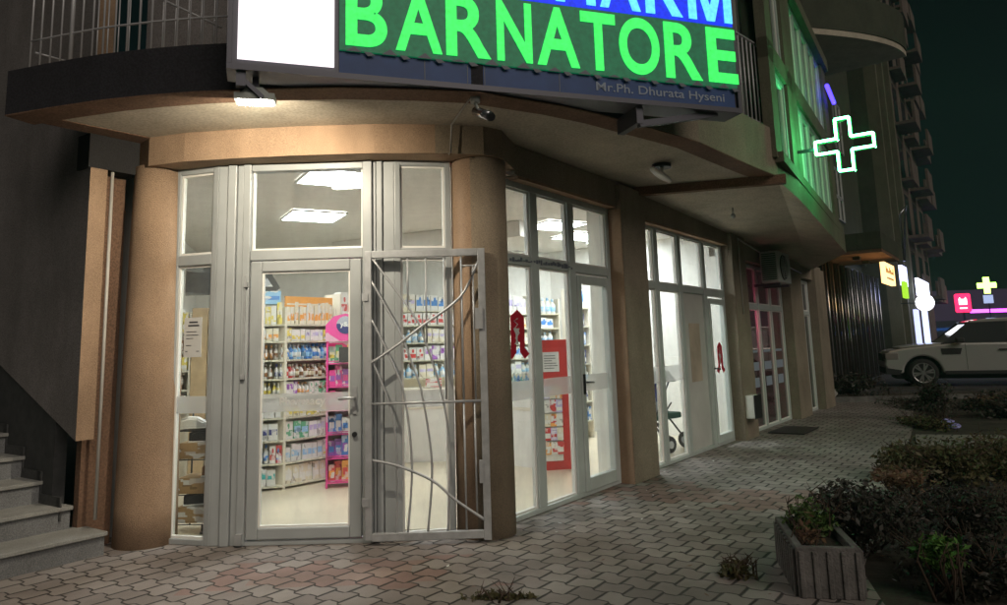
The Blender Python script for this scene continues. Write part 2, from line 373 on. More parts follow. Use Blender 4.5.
# ------------------------------------------------------------------ ground
g = MB(); g.prism([(-400, -60), (500, -60), (500, 600), (-400, 600)], -.3, -.06); struct('ground', g, 'asphalt')
g = MB(); g.prism([(-9, -3), (1.9, -3), (1.9, 3.6), (2.3, 5.0), (4.45, 8.5), (6.9, 12.6), (9.3, 16.9), (7.3, 17.6), (5.5, 16.2), (1.0, 9.9), (-.4, 7.2), (-2.9, 7.0), (-9, 9)], -.05, 0)
struct('pavement', g, 'pave')
g = MB(); g.prism([(1.9, -3), (16, -3), (16, 9.9), (14, 17.2), (9.6, 17.6), (9.3, 16.9), (6.9, 12.6), (4.45, 8.5), (2.3, 5.0), (1.9, 3.6)], -.055, -.012); struct('garden_soil', g, 'soil')
g = MB(); g.prism([(5.6, 10.2), (12.5, 8.4), (12.9, 9.1), (6.2, 11.3)], -.01, .02); struct('cross_path', g, 'pave')
g = MB(); g.prism([(6.9, 17.75), (13.4, 17.3), (13.4, 17.45), (6.9, 17.9)], -.05, .09); struct('kerb', g, 'concrete')
g = MB(); g.prism([(6.9, 17.95), (14, 17.5), (14.5, 19.0), (7.6, 19.6)], -.05, .0); struct('verge_soil', g, 'soil')
g = MB(); g.prism([(9.0, 21.4), (20, 19.4), (60, 50), (40, 66), (9.8, 22.3)], -.058, -.02); struct('road', g, 'asphalt')

# ------------------------------------------------------------------ the pharmacy building
B = thing('pharmacy_building', 'ochre plastered corner building with the glazed lit shop on its ground floor', 'building', (0, 6.4, 0))
# interior shell
room = [(-3.6, 6.55), (-2.95, 6.32), (-.2, 6.40), (.12, 6.62), (3.62, 11.52), (.95, 13.45), (-.6, 12.7), (-5.2, 12.2)]
g = MB(); g.prism(room, -.06, .012); o = obj('floor', g, 'floor', B)
g = MB(); g.prism(room, 3.2, 3.3); obj('ceiling', g, 'ceil', B)
for a, b_ in (((3.62, 11.52), (.95, 13.45)), ((.95, 13.45), (-.6, 12.7)), ((-.6, 12.7), (-5.2, 12.2)), ((-5.2, 12.2), (-3.6, 6.55)), ((-3.6, 6.55), (-2.98, 6.33))):
    (fr), L = seg(a, b_); g = MB(*fr); g.box(-.05, L+.05, 0, .1, 0, 3.3); obj('inner_wall', g, 'white', B)
fr, L = seg((-2.6, 11.25), (.3, 9.75)); g = MB(*fr); g.box(0, L, 0, .25, 2.98, 3.195); obj('ceiling_beam', g, 'ceil', B)
# columns
g = MB(); g.lathe((-2.965, 6.25, 0), [(.245, 0), (.24, .3), (.232, 1.2), (.215, 2.4), (.2, 3.13)], 40); obj('column', g, 'orange', B)
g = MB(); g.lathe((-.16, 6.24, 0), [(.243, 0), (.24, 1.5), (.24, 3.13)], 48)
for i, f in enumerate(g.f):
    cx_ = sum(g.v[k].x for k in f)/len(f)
    if len(f) == 4 and cx_ > -.23: g.mi[i] = 1  # shade away from the floodlight put into the column's colour
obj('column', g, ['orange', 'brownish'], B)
# curved beam over the shop front
oc = [(-3.12, 6.16), (-2.95, 6.0), (-2.6, 5.89), (-2.1, 5.83), (-1.6, 5.8), (-1.0, 5.8), (-.5, 5.86), (-.1, 5.95), (.06, 6.08), (.12, 6.32), (.2, 6.6)]
ic = [(.0, 6.75), (-.2, 6.42), (-.6, 6.3), (-1.2, 6.22), (-2.0, 6.22), (-2.6, 6.3), (-3.12, 6.42)]
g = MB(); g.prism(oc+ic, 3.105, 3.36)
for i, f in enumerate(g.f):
    if len(f) == 4 and sum(g.v[k].x for k in f)/4 > -.4: g.mi[i] = 1  # right end of the beam coloured darker to stand for shade
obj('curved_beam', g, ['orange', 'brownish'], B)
# side facade beams, pilasters
F = (FA, AU)
for s0, s1, zb in ((.1, 2.12, 3.06), (2.12, 2.82, 3.03), (2.82, 5.98, 3.0), (5.98, 6.7, 2.82), (6.7, 9.3, 2.8), (9.3, 10.3, 2.76), (10.3, 12.4, 2.74)):
    g = MB(*F); g.box(s0, s1, -.10, .2, zb, 3.34-.033*max(0, s0-2)); obj('lintel', g, 'beige', B)
for s0, s1 in ((2.14, 2.78), (6.0, 6.66), (9.34, 10.24), (11.5, 12.4)):
    g = MB(*F); g.box(s0, s1, -.16, .085, 0, 3.3-.033*max(0, s0-2)); obj('pilaster', g, 'beige', B)
    if s0 < 7: g = MB(*F); g.box(s0-.012, s0-.002, -.155, .0, 0, 3.02-.03*max(0, s0-2)); obj('pilaster_reveal', g, 'orange' if s0 < 3 else 'beige', B)  # warm light on the first pilaster's side put in as orange
    g = MB(*F); g.box(s0-.02, s1+.02, .09, .27, 0.0, 3.18); obj('inner_pillar', g, 'white', B)
g = MB(*F); g.box(.15, 2.14, -.099, .14, 3.03, 3.058); obj('lintel_trim', g, 'orange', B)
g = MB(*F); g.box(2.8, 5.98, -.099, .14, 2.97, 2.997); obj('lintel_trim', g, 'orange', B)
# soffit slab one (round corner)
outer = [(-9, 5.5), (-3.9, 5.36), (-3.72, 5.31), (-3.3, 5.17), (-2.85, 5.04), (-2.5, 4.975), (-2.15, 4.93), (-1.6, 4.905), (-1.09, 4.92), (-.55, 5.0), (-.1, 5.11), (.51, 5.45), (.9, 5.73), (1.25, 6.04), (1.6, 6.34), (1.92, 6.63), (2.46, 7.28), (2.85, 7.74), (3.24, 8.17)]
g = MB(); g.prism(outer[2:]+[(1.55, 8.62), (-1, 9.5), (-2.9, 8.6), (-2.9, 6.42)], 3.352, 3.7, mi=0, mside=1)
for i, f in enumerate(g.f):
    if len(f) == 4 and sum(g.v[k].x for k in f)/4 > 1.3: g.mi[i] = 2  # paler here: the cross's glow on the fascia put into its colour
obj('balcony_slab', g, ['soffit', 'fascia', 'beige'], B)
# brown border along the slab edge
def inset(pts, d):
    r = []
    for i, p in enumerate(pts):
        a = Vector(pts[max(i-1, 0)]); b2 = Vector(pts[min(i+1, len(pts)-1)]); t_ = (b2-a).normalized(); r.append((p[0]-t_.y*d, p[1]+t_.x*d))
    return r
cur = outer[2:]
inn = inset(cur, .24)
g = MB(); g.prism(cur+inn[::-1], 3.343, 3.352); obj('soffit_border', g, 'orange_trim', B)
g = MB(); g.prism([(-3.72, 5.31), (-3.45, 5.36), (-2.93, 6.0), (-3.1, 6.14)], 3.345, 3.353); obj('soffit_border', g, 'orange_trim', B)
# green-lit parapet kerb on top of the right part of slab one
rp = [(1.6, 6.34), (1.92, 6.63), (2.46, 7.28), (2.85, 7.74), (3.24, 8.17)]
g = MB(); g.prism([p for p in rp]+inset(rp, .12)[::-1], 3.7, 3.9); obj('balcony_kerb', g, 'beige', B)
# soffit two along the side street, sloping very slightly
P2 = [(3.22, 8.15), (3.77, 8.89), (6.12, 12.72), (6.78, 15.75), (1.3, 8.72)]
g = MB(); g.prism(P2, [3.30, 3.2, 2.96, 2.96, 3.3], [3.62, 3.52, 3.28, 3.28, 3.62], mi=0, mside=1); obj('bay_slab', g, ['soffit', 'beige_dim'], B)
fr, L = seg((1.5, 8.66), (3.3, 8.12)); g = MB(*fr); g.box(0, L, -.05, .06, 3.25, 3.351); obj('soffit_strip', g, 'orange_trim', B)
# soffit three (deeper, up to the building end)

# ---- windows of the ground floor
def window(fr, x0, x1, z0, z1, mull=(), trans=None, fw=.07, d=.08, y=0, glass='glass', skip=(), mw=.075, parent=B, mat='pvc', doorleaf=None, sill=.045):
    g = MB(*fr); g.box(x0, x0+fw, y, y+d, z0, z1); g.box(x1-fw, x1, y, y+d, z0, z1)
    g.box(x0+fw, x1-fw, y, y+d, z1-fw, z1); g.box(x0+fw, x1-fw, y, y+d, z0, z0+sill)
    for q in mull: g.box(q-mw/2, q+mw/2, y-.004, y+d-.004, z0+sill, z1-fw)
    if trans:
        xs = [x0+fw]+[v for q in mull for v in (q-mw/2, q+mw/2)]+[x1-fw]
        for i in range(0, len(xs), 2): g.box(xs[i], xs[i+1], y+.002, y+d-.002, trans, trans+.09)
    # inner beads catch the room light
    w = obj('window', g, mat, parent, bevel=.006)
    edges = [x0+fw]+[v for q in mull for v in (q-mw/2, q+mw/2)]+[x1-fw]
    spans = [(edges[i], edges[i+1]) for i in range(0, len(edges), 2)]
    zz = [(z0+sill, trans if trans else z1-fw)]+([(trans+.09, z1-fw)] if trans else [])
    for i, (a, b2) in enumerate(spans):
        for j, (c, d2) in enumerate(zz):
            if (i, j) in skip: continue
            g = MB(*fr); bw = .018
            for bx in ((a, a+bw, c, d2), (b2-bw, b2, c, d2), (a+bw, b2-bw, d2-bw, d2), (a+bw, b2-bw, c, c+bw)): g.box(bx[0], bx[1], y+.022, y+.06, bx[2], bx[3])
            obj('glazing_bead', g, 'white', w)
            g = MB(*fr); g.box(a, b2, y+.036, y+.044, c, d2); obj('pane', g, glass, w)
    return w
# shop front: three facets
pS0, pS1, pD1, pS2 = (-2.80, 6.19), (-2.37, 6.06), (-.87, 6.045), (-.40, 6.14)
f1, L1 = seg(pS0, pS1); fD, LD = seg(pS1, pD1); f2, L2 = seg(pD1, pS2)
w_s1 = window(f1, 0, L1, 0, 3.11, trans=2.26, fw=.055)
w_s2 = window(f2, .0, L2, 0, 3.11, trans=2.26, fw=.05)
# wide posts beside the door, with grooves (door frame runs x .30 .. 1.23 in this frame)
g = MB(*fD)
for a, b2, y0 in ((.0, .085, .0), (.09, .165, -.03), (.17, .225, -.012), (.225, .29, -.035)): g.box(a, b2, y0, .09, 0, 3.1)
for a, b2, y0 in ((1.235, 1.315, -.035), (1.32, 1.345, -.008), (1.35, 1.40, -.022), (1.405, 1.50, -.0)): g.box(a, b2, y0, .09, 0, 3.1)
dfr = obj('door_frame', g, 'pvc', B, bevel=.008)
for nm_, z0, z1 in (('transom', 2.275, 2.36), ('head', 3.04, 3.1), ('threshold', 0, .035)):
    g = MB(*fD); g.box(.29, 1.235, -.02, .08, z0, z1); obj(nm_, g, 'pvc', dfr, bevel=.006)
g = MB(*fD); g.box(.29, 1.235, .03, .038, 2.36, 3.04); obj('fanlight_pane', g, 'glass', dfr)
g = MB(*fD); g.box(.292, .31, .02, .05, 2.36, 3.04); g.box(1.215, 1.233, .02, .05, 2.36, 3.04); g.box(.31, 1.215, .02, .05, 2.36, 2.378); obj('glazing_bead', g, 'white', dfr)
g = MB(*fD)
dx0, dx1, dz0, dz1 = .30, 1.225, .045, 2.265
g.box(dx0, dx0+.095, -.03, .045, dz0, dz1); g.box(dx1-.095, dx1, -.03, .045, dz0, dz1); g.box(dx0+.095, dx1-.095, -.03, .045, dz1-.09, dz1); g.box(dx0+.095, dx1-.095, -.03, .045, dz0, dz0+.09)
door = obj('door', g, 'pvc', B, bevel=.01)
g = MB(*fD); g.box(dx0+.095, dx1-.095, .0, .008, dz0+.09, dz1-.09); obj('pane', g, 'glass', door)
g = MB(*fD)
for bx in ((dx0+.095, dx0+.11, dz0+.09, dz1-.09), (dx1-.11, dx1-.095, dz0+.09, dz1-.09), (dx0+.11, dx1-.11, dz1-.105, dz1-.09), (dx0+.11, dx1-.11, dz0+.09, dz0+.105)): g.box(bx[0], bx[1], -.01, .02, bx[2], bx[3])
obj('glazing_bead', g, 'white', door)
g = MB(*fD); g.box(dx0+.11, dx1-.11, -.006, -.004, 1.03, 1.175); obj('frosted_band', g, 'frost', door)
textmesh('lettering', 'Pharmacy', .1, 'paper', door, width=.38, height=.085, at=(.55, -.0075, 1.06), frame=fD, depth=.0005, off=.002)
g = MB(*fD); g.box(1.155, 1.19, -.042, -.03, 1.0, 1.22); g.tube([(1.172, -.04, 1.13), (1.172, -.09, 1.13), (1.15, -.095, 1.13), (1.05, -.095, 1.125)], .011, 8); obj('handle', g, 'steel', door)
g = MB(*fD); g.lathe((1.172, -.05, .84), [(.02, 0), (.02, .02)], 14, axis='y'); obj('lock_cylinder', g, 'black', door)
g = MB(*fD); g.box(.255, .268, -.05, -.03, 1.3, 2.15); g.box(.256, .285, -.06, -.035, 2.05, 2.09); g.box(.245, .275, -.06, -.035, 1.30, 1.34); obj('hinge_rod', g, 'steel', dfr)
g = MB(*fD); g.box(.235, .285, -.075, -.035, .02, .10); obj('floor_hinge', g, 'steel', dfr)
g = MB(*f1); g.box(.07, L1-.075, .028, .030, 1.03, 1.17); obj('frosted_band', g, 'frost', w_s1)
g = MB(*f2); g.box(.05, L2-.05, .028, .030, 1.03, 1.17); obj('frosted_band', g, 'frost', w_s2)
# paper notice on the left pane
g = MB(*f1); g.box(.125, .30, .026, .029, 1.49, 1.82)
pn = tag(obj('paper_notice', g, 'paper', None, loc=(f1[0][0], f1[0][1], 1.5)), 'white printed paper notice taped inside the narrow left shop pane', 'notice')
g = MB(*f1)
for i, (a, b2, h) in enumerate(((.175, .26, .012), (.165, .275, .012), (.15, .25, .005), (.15, .27, .005), (.15, .22, .005), (.15, .2, .005))):
    z = 1.775-i*.028-(.02 if i > 1 else 0)-(.03 if i > 4 else 0); g.box(a, b2, .0235, .0255, z, z+h)
g.box(.145, .165, .0235, .0255, 1.535, 1.541); g.box(.255, .28, .0235, .0255, 1.535, 1.541)
obj('print', g, 'ink', pn)

# side facade windows
w1 = window(F, .02, 2.13, 0, 3.04, mat='pvc_side', mull=(.55, 1.26), trans=2.25, fw=.07, mw=.13)
g = MB(*F)   # third bay is a door leaf
g.box(1.325, 1.41, -.02, .05, .04, 2.22); g.box(1.975, 2.06, -.02, .05, .04, 2.22); g.box(1.41, 1.975, -.02, .05, 2.13, 2.22); g.box(1.41, 1.975, -.02, .05, .04, .17)
dl = obj('side_door', g, 'pvc_side', B, bevel=.01)
g = MB(*F); g.box(1.345, 1.375, -.035, -.02, 1.0, 1.2); g.tube([(1.36, -.03, 1.12), (1.36, -.08, 1.12), (1.46, -.08, 1.115)], .011, 8); obj('handle', g, 'black', dl)
for a, b2 in ((.1, .475), (.625, 1.185), (1.42, 1.965)):
    g = MB(*F); g.box(a, b2, .026, .028, 1.02, 1.19); obj('frosted_band', g, 'frost', w1)
# ornament strip on the transom
g = MB(*F)
rr = random.Random(3)
for i in range(26):
    x = .12+i*.044; h = rr.uniform(.015, .05); g.box(x, x+rr.uniform(.02, .038), -.006, .0, 2.27+rr.uniform(0, .02), 2.275+h)
obj('peeling_tape', g, 'silver', w1)
w2 = window(F, 2.83, 5.97, 0, 3.0, mat='pvc_side', mull=(3.42, 4.2, 5.13), trans=2.17, fw=.06, mw=.12, skip=((2, 0),))
g = MB(*F); g.box(4.26, 5.07, .03, .05, .05, 2.17); obj('solid_panel', g, 'curtain', w2)
g = MB(*F); g.box(4.46, 4.86, .025, .03, .95, 1.75); obj('faded_poster', g, plain('faded_poster_print', (.50, .42, .33), .8, var=.2, scale=3), w2)
g = MB(*F); g.box(5.19, 5.27, -.02, .05, .04, 2.12); g.box(5.83, 5.91, -.02, .05, .04, 2.12); g.box(5.27, 5.83, -.02, .05, 2.04, 2.12); g.box(5.27, 5.83, -.02, .05, .04, .16)
dl2 = obj('side_door', g, 'pvc_side', B, bevel=.01)
g = MB(*F); g.tube([(5.23, -.02, 1.1), (5.23, -.07, 1.1), (5.33, -.07, 1.09)], .012, 8); obj('handle', g, 'black', dl2)
for a, b2 in ((2.9, 3.35), (3.49, 4.13)):
    g = MB(*F); g.box(a, b2, .026, .028, 1.0, 1.2); obj('frosted_band', g, 'frost', w2)
w3 = window(F, 6.7, 9.3, 0, 2.78, mat='pvc_side', mull=(7.0, 7.75, 8.52), trans=2.02, fw=.05, mw=.06, glass='darkglass')
w4 = window(F, 10.3, 11.46, 0, 2.72, mat='pvc_side', mull=(10.93,), trans=1.98, fw=.05, mw=.06, glass='darkglass')
# dark units behind windows three and four
g = MB(*F); g.box(6.35, 6.4, .1, 3.2, 0, 3.0); g.box(12.3, 12.35, .1, 3.2, 0, 3.0); g.box(6.4, 12.3, 3.1, 3.2, 0, 3.0); g.box(6.4, 12.3, .2, 3.1, 2.95, 3.0); g.box(6.4, 12.3, .2, 3.1, -.02, .01); g.box(9.6, 9.7, .2, 3.1, 0, 2.95)
obj('inner_partition', g, 'curtain', B)

# red pharmacy "A" stickers
def sticker(frame, cx, zc, w, h, y, par):
    g = MB(*frame); t_ = .24*w
    X = lambda q: cx+q*w; Z = lambda q: zc+q*h
    g.vprism([(X(-.30), Z(-.28)), (X(-.30), Z(.36)), (X(0), Z(.5)), (X(.30), Z(.36)), (X(.30), Z(-.28)), (X(.5), Z(-.40)), (X(.28), Z(-.5)), (X(.08), Z(-.36)), (X(.08), Z(-.16)), (X(-.08), Z(-.16)), (X(-.08), Z(-.36)), (X(-.28), Z(-.5)), (X(-.5), Z(-.40))], y, y+.002)
    o = obj('apothecary_sticker', g, 'decal_red', par)
    g = MB(*frame)   # chalice and snake in white
    g.vprism([(X(-.2), Z(.12)), (X(.08), Z(.12)), (X(-.02), Z(.0)), (X(-.03), Z(-.14)), (X(.05), Z(-.2)), (X(-.17), Z(-.2)), (X(-.09), Z(-.14)), (X(-.10), Z(.0))][::-1], y-.003, y-.001)
    g.tube([(X(-.0), y-.002, Z(.32)), (X(-.16), y-.002, Z(.27)), (X(.0), y-.002, Z(.2)), (X(-.13), y-.002, Z(.13)), (X(.06), y-.002, Z(.03)), (X(-.12), y-.002, Z(-.08)), (X(.0), y-.002, Z(-.16))], .006, 6)
    obj('chalice_print', g, 'paper', o)
sticker(F, .25, 1.61, .37, .45, .024, w1)
sticker(F, 5.5, 1.25, .36, .46, -.024, dl2)
# stickers with letters on window three
g = MB(*F)
for i, x in enumerate((7.15, 7.9, 8.66)):
    g.box(x, x+.42, .024, .026, .98, 1.12); g.box(x+.03, x+.38, .024, .026, .70, .86); g.box(x, x+.4, .024, .026, 1.28, 1.32)
obj('faded_sticker', g, 'grime', w3)

# upper floors along the bay line
bl, bL = seg((3.30, 8.10), (6.12, 12.72))
g = MB(*bl)
dz = lambda x: 3.5-.045*x
g.vprism([(-.03, 3.5), (bL, 3.27), (bL, 3.42), (-.03, 3.62)], .0, .12)
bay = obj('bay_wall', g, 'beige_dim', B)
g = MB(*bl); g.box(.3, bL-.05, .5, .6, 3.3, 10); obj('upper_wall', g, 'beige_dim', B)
def upwin(x0, x1, z0, z1, n):
    window(bl, x0, x1, z0, z1, mull=[x0+(x1-x0)*k/n for k in range(1, n)], fw=.06, mw=.06, y=.1, glass='darkglass')
g = MB(*bl); g.box(-.1, .25, .06, .18, 3.55, 6.3); g.box(1.05, 1.75, .06, .18, 3.4, 6.3); g.box(4.9, 5.4, .06, .5, 3.35, 6.3); g.box(-.1, bL, .06, .18, 4.75, 5.0); g.box(-.1, bL, .0, .5, 6.3, 6.5)
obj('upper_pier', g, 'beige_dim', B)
upwin(.25, 1.05, 3.56, 4.75, 1); upwin(1.75, 4.9, 3.42, 4.75, 5); upwin(1.75, 4.9, 5.02, 6.3, 5); upwin(.25, 1.05, 5.02, 6.3, 1)
g = MB(*bl)
for k in range(14): x = 1.8+k*.225; g.box(x, x+.13, .22, .25, 3.45, 4.7)
g.box(.3, 1.0, .22, .25, 3.6, 4.7)
obj('curtain', g, 'curtain', B)
# upper storey round the corner, set back behind the balcony
uw = [(1.9, 8.3), (.6, 6.9), (-.8, 6.35), (-2.2, 6.3), (-3.3, 6.6)]
for i in range(len(uw)-1):
    fr, L = seg(uw[i+1], uw[i]); g = MB(*fr)
    if i == 0 or i == 1 or i == 3: g.box(-.02, L+.02, 0, .15, 3.7, 8)
    elif i == 2: g.box(-.02, L+.02, 0, .15, 3.7, 3.95); g.box(-.02, .25, 0, .15, 3.95, 8); g.box(1.2, L+.02, 0, .15, 3.95, 8)
    obj('upper_wall', g, 'dark_wall' if i > 1 else 'beige', B)
fr, L = seg(uw[3], uw[2]); window(fr, .25, 1.2, 3.95, 6.2, trans=5.2, fw=.09, y=.03, glass='glass')
g = MB(*fr); g.box(.3, 1.15, .14, .16, 3.96, 6.1); obj('curtain', g, 'white', B)
# glazed wall with bars right of the sign
fr, L = seg((1.75, 6.75), (3.25, 8.3))
window(fr, .1, L, 3.9, 6.9, mull=(.6, 1.1, 1.6), trans=5.1, fw=.06, y=.25, glass='glass')
g = MB(*fr); g.box(.1, L, .36, .4, 3.7, 7); obj('curtain', g, 'white', B)
g = MB(*fr)
for k in range(20): x = .05+k*.105; g.tube([(x, .02, 3.9), (x, .02, 4.95)], .009, 6)
g.tube([(0, .02, 4.95), (2.1, .02, 4.95)], .018, 6); g.tube([(0, .02, 3.98), (2.1, .02, 3.98)], .012, 6)
obj('railing', g, 'rail', B)

# steel balcony railing on the left
rl = [(-3.55, 5.30), (-3.2, 5.19), (-2.85, 5.09), (-2.5, 5.03), (-2.15, 4.985), (-1.8, 4.965), (-1.4, 4.96), (-1.0, 4.98)]
def along(pts, n):
    P = [Vector((p[0], p[1], 0)) for p in pts]; Ls = [(P[i+1]-P[i]).length for i in range(len(P)-1)]; T = sum(Ls); r = []
    for k in range(n):
        d = T*k/(n-1); i = 0
        while i < len(Ls)-1 and d > Ls[i]: d -= Ls[i]; i += 1
        r.append(P[i].lerp(P[i+1], min(1, d/Ls[i])))
    return r
g = MB()
for k, p in enumerate(along(rl, 27)):
    g.tube([(p.x, p.y, 3.7), (p.x, p.y, 4.75)], .016 if k == 4 else .0075, 8)
for z in (3.93, 4.3, 4.72): g.tube([(p.x, p.y, z) for p in along(rl, 20)], .008 if z < 4.5 else .02, 6)
for k, p in enumerate(along([(-3.3, 5.75), (-2.7, 5.55), (-2.1, 5.45)], 12)): g.tube([(p.x, p.y, 3.7), (p.x, p.y, 4.6)], .006, 6)
g.tube([(-3.3, 5.75, 3.93), (-2.7, 5.55, 3.93), (-2.1, 5.45, 3.93)], .008, 6)
g.tube([(-2.7, 5.3, 4.32), (-2.1, 5.35, 4.02)], .01, 6); g.tube([(-2.1, 5.3, 4.75), (-1.5, 5.3, 4.35)], .009, 6); g.tube([(-3.5, 5.28, 3.83), (-3.3, 5.55, 3.83)], .008, 6)
obj('railing', g, 'rail', B)
# blue neon on the upper bay
g = MB(*bl); g.tube([(4.5, -.05, 5.75), (5.35, -.05, 5.68)], .035, 8)
tag(obj('neon_tube', g, 'neonblue', None, loc=FW(9, .8, 5.5)), 'short blue neon tube glowing under the eave of the upper windows', 'neon tube')

# ------------------------------------------------------------------ stairwell wall and stairs on the left
WP = Vector((-3.1, 6.14, 0)); WU = Vector((.581, .814, 0)); WIN = Vector((-.814, .581, 0))
fW = ((WP.x, WP.y, 0), AU)       # x along u, y inward
S = thing('stair_wall', 'dark grey wall of the outside stairs with orange end, left of the round pillar', 'wall', (-3.3, 5.9, 0))
g = MB(*fW)
def vpoly(g, x0, x1, prof, mi=0, mend=None):   # profile in (y,z), extruded along x
    a = [g.av((x0, p[0], p[1])) for p in prof]; b = [g.av((x1, p[0], p[1])) for p in prof]; n = len(prof)
    g.face(a[::-1], mi); g.face(b, mi)
    for i in range(n):
        j = (i+1) % n; g.face([a[i], a[j], b[j], b[i]], mend if (mend is not None and i == n-1) else mi)
vpoly(g, -.40, -.262, [(0, .87), (6, 3.25), (6, 9), (0, 9)], 0, 1)
obj('upper_panel', g, ['dark_wall', 'orange'], S)
g = MB(*fW); vpoly(g, -.375, -.28, [(.40, 0), (6, 0), (6, 3.4), (.40, 1.2)], 0); obj('dado', g, 'dado', S)
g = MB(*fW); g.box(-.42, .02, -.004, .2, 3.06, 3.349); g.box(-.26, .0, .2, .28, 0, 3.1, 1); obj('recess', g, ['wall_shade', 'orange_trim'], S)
RISE, RUN, NS = .175, .36, 9
ST = thing('outdoor_staircase', 'grey granite outdoor stairs climbing away at the left edge', 'stairs', (-4.0, 5.3, 0))
# steps
for k in range(NS):
    y = -.12+RUN*k; z = RISE*(k+1)
    g = MB(*fW); xr = -.13 if k == 0 else (-.26 if k == 1 else -.376)
    if k < 2: xr = (-.2, -.3)[k]
    g.box(-3.2, xr, y, y+RUN+.02 if k < NS-1 else y+3, 0 if k == 0 else z-RISE-.02, z-.032); obj('riser', g, 'granite', ST)
    g = MB(*fW); g.box(-3.23, xr+.012, y-.028, y+RUN+.02 if k < NS-1 else y+3, z-.031, z); obj('tread', g, 'tread', ST, bevel=.006)
    if k >= 1:
        g = MB(*fW); x0 = -.382
        g.box(x0-.006, x0+.006, y+.0, y+RUN, z, z+.075) ; g.box(x0-.006, x0+.006, y-.02, y+.055, z-RISE+.07, z+.0745); obj('skirting', g, 'skirt', ST)
g = MB(*fW); g.tube([(-.215, .012, .25), (-.215, .012, 3.05)], .013, 12)
tag(obj('downpipe', g, 'pipe', None, loc=WP+WU*-.2), 'thin pale downpipe running beside the round orange pillar', 'pipe')

# ------------------------------------------------------------------ the big sign
sa, sb = (-1.73, 4.58), (2.0, 5.83); fS, SL = seg(sa, sb)
SG = thing('shop_sign', 'large lit pharmacy sign board with LED rows above a blue name strip', 'sign', (sa[0], sa[1], 3.38), fS[1])
g = MB(*fS)
g.box(0, SL+.02, .0, .2, 3.375, 4.8); g.box(-.03, SL+.05, -.03, .22, 3.36, 3.40); g.box(-.03, 0, -.03, .22, 3.401, 4.8); g.box(SL+.02, SL+.05, -.03, .22, 3.401, 4.8)
obj('casing', g, 'signframe', SG)
g = MB(*fS); g.box(.035, .665, -.012, -.002, 3.44, 4.75); obj('white_screen', g, 'screen_white', SG)
g = MB(*fS); g.box(.70, SL, -.01, -.002, 3.40, 3.565); strip = obj('name_strip', g, 'strip', SG)
g = MB(*fS); rr = random.Random(5)
for k in range(26):
    x = .74+k*.126; h = rr.uniform(.02, .05)
    g.vprism([(x, 3.565), (x+.05, 3.565), (x+.08, 3.545), (x+.03, 3.535)][::-1] if k % 2 else [(x, 3.56), (x+.11, 3.56), (x+.06, 3.56+h)], -.034, -.03)
for x in (1.3, 1.62, 1.75, 2.35): g.box(x, x+.006, -.012, -.0105, 3.41, 3.55)
obj('silver_print', g, 'silver', strip)
textmesh('lettering', 'Mr.Ph. Dhurata Hyseni', .1, 'grime', strip, width=1.17, height=.092, at=(2.66, -.013, 3.425), frame=fS, depth=.001, off=.0009)
g = MB(*fS); g.box(.70, SL+.02, -.03, -.003, 3.567, 4.105); lp = obj('green_screen', g, 'scr_green', SG)
g = MB(*fS); g.box(.70, SL+.02, -.03, -.003, 4.108, 4.75); lb = obj('blue_screen', g, 'scr_blue', SG)
ext = {'B': .0}
xs = [(.74, 1.03), (1.09, 1.43), (1.46, 1.80), (1.85, 2.13), (2.17, 2.52), (2.54, 2.84), (2.87, 3.23), (3.28, 3.62), (3.68, 3.965)]
for ch, (a, b2) in zip('BARNATORE', xs):
    textmesh('letter', ch, 1, 'let_green', lp, width=b2-a, height=.475, at=(a, -.036, 3.603), frame=fS, depth=.004, off=.022)
def letterM(a, b2, z0, h, w=.075):
    g = MB(*fS); zt = z0+h; c = (a+b2)/2
    pts = [(a, z0), (a+w, z0), (a+w, zt-.13), (c-w*.5, z0), (c+w*.5, z0), (b2-w, zt-.13), (b2-w, z0), (b2, z0), (b2, zt), (b2-w*1.35, zt), (c, z0+.13), (a+w*1.35, zt), (a, zt)]
    g.vprism(pts, -.04, -.032); return obj('letter', g, 'let_blue', lb)
letterM(3.53, 3.95, 4.135, .475)
for ch, (a, b2) in zip('PHAR', [(1.98, 2.27), (2.34, 2.68), (2.72, 3.08), (3.13, 3.47), (3.53, 3.95)]):
    textmesh('letter', ch, 1, 'let_blue', lb, width=b2-a, height=.475, at=(a, -.036, 4.135), frame=fS, depth=.004, off=.022)
g = MB(*fS)
g.box(3.02, 3.08, .02, .35, 3.22, 3.358); g.bar((3.05, .05, 3.22), (3.78, .05, 3.36), .05, .05); obj('bracket', g, 'signframe', SG)
g = MB(*fS); g.box(.03, .09, .0, .06, 3.26, 3.358); g.bar((.06, .05, 3.33), (.2, .05, 3.2), .03, .05)
obj('bracket', g, 'signframe', SG)

# floodlight under the sign
FL = thing('floodlight', 'lit floodlight under the left end of the big sign', 'floodlight', (-1.66, 4.76, 3.18))
g = MB((-1.62, 4.74, 3.19), .2); g.box(-.13, .13, -.07, .07, -.0, .045); g.vprism([(-.10, .045), (.10, .045), (.05, .09), (-.05, .09)], -.05, .05); obj('housing', g, 'ac', FL)
g = MB((-1.62, 4.74, 3.19), .2); g.box(-.02, .02, -.02, .02, .09, .2); g.box(-.1, -.07, -.01, .01, .02, .2); obj('arm', g, 'signframe', FL)
g = MB((-1.62, 4.74, 3.19), .2); g.box(-.115, .115, -.055, .055, -.006, -.001); obj('lens', g, 'flood', FL)
ld = bpy.data.lights.new('flood_beam', 'SPOT'); ld.energy = 130; ld.spot_size = math.radians(165); ld.spot_blend = .8; ld.shadow_soft_size = .0; ld.color = (1, .88, .68)
lo = bpy.data.objects.new('flood_beam', ld); col.objects.link(lo); lo.parent = FL
lo.matrix_parent_inverse = Matrix.Identity(4)
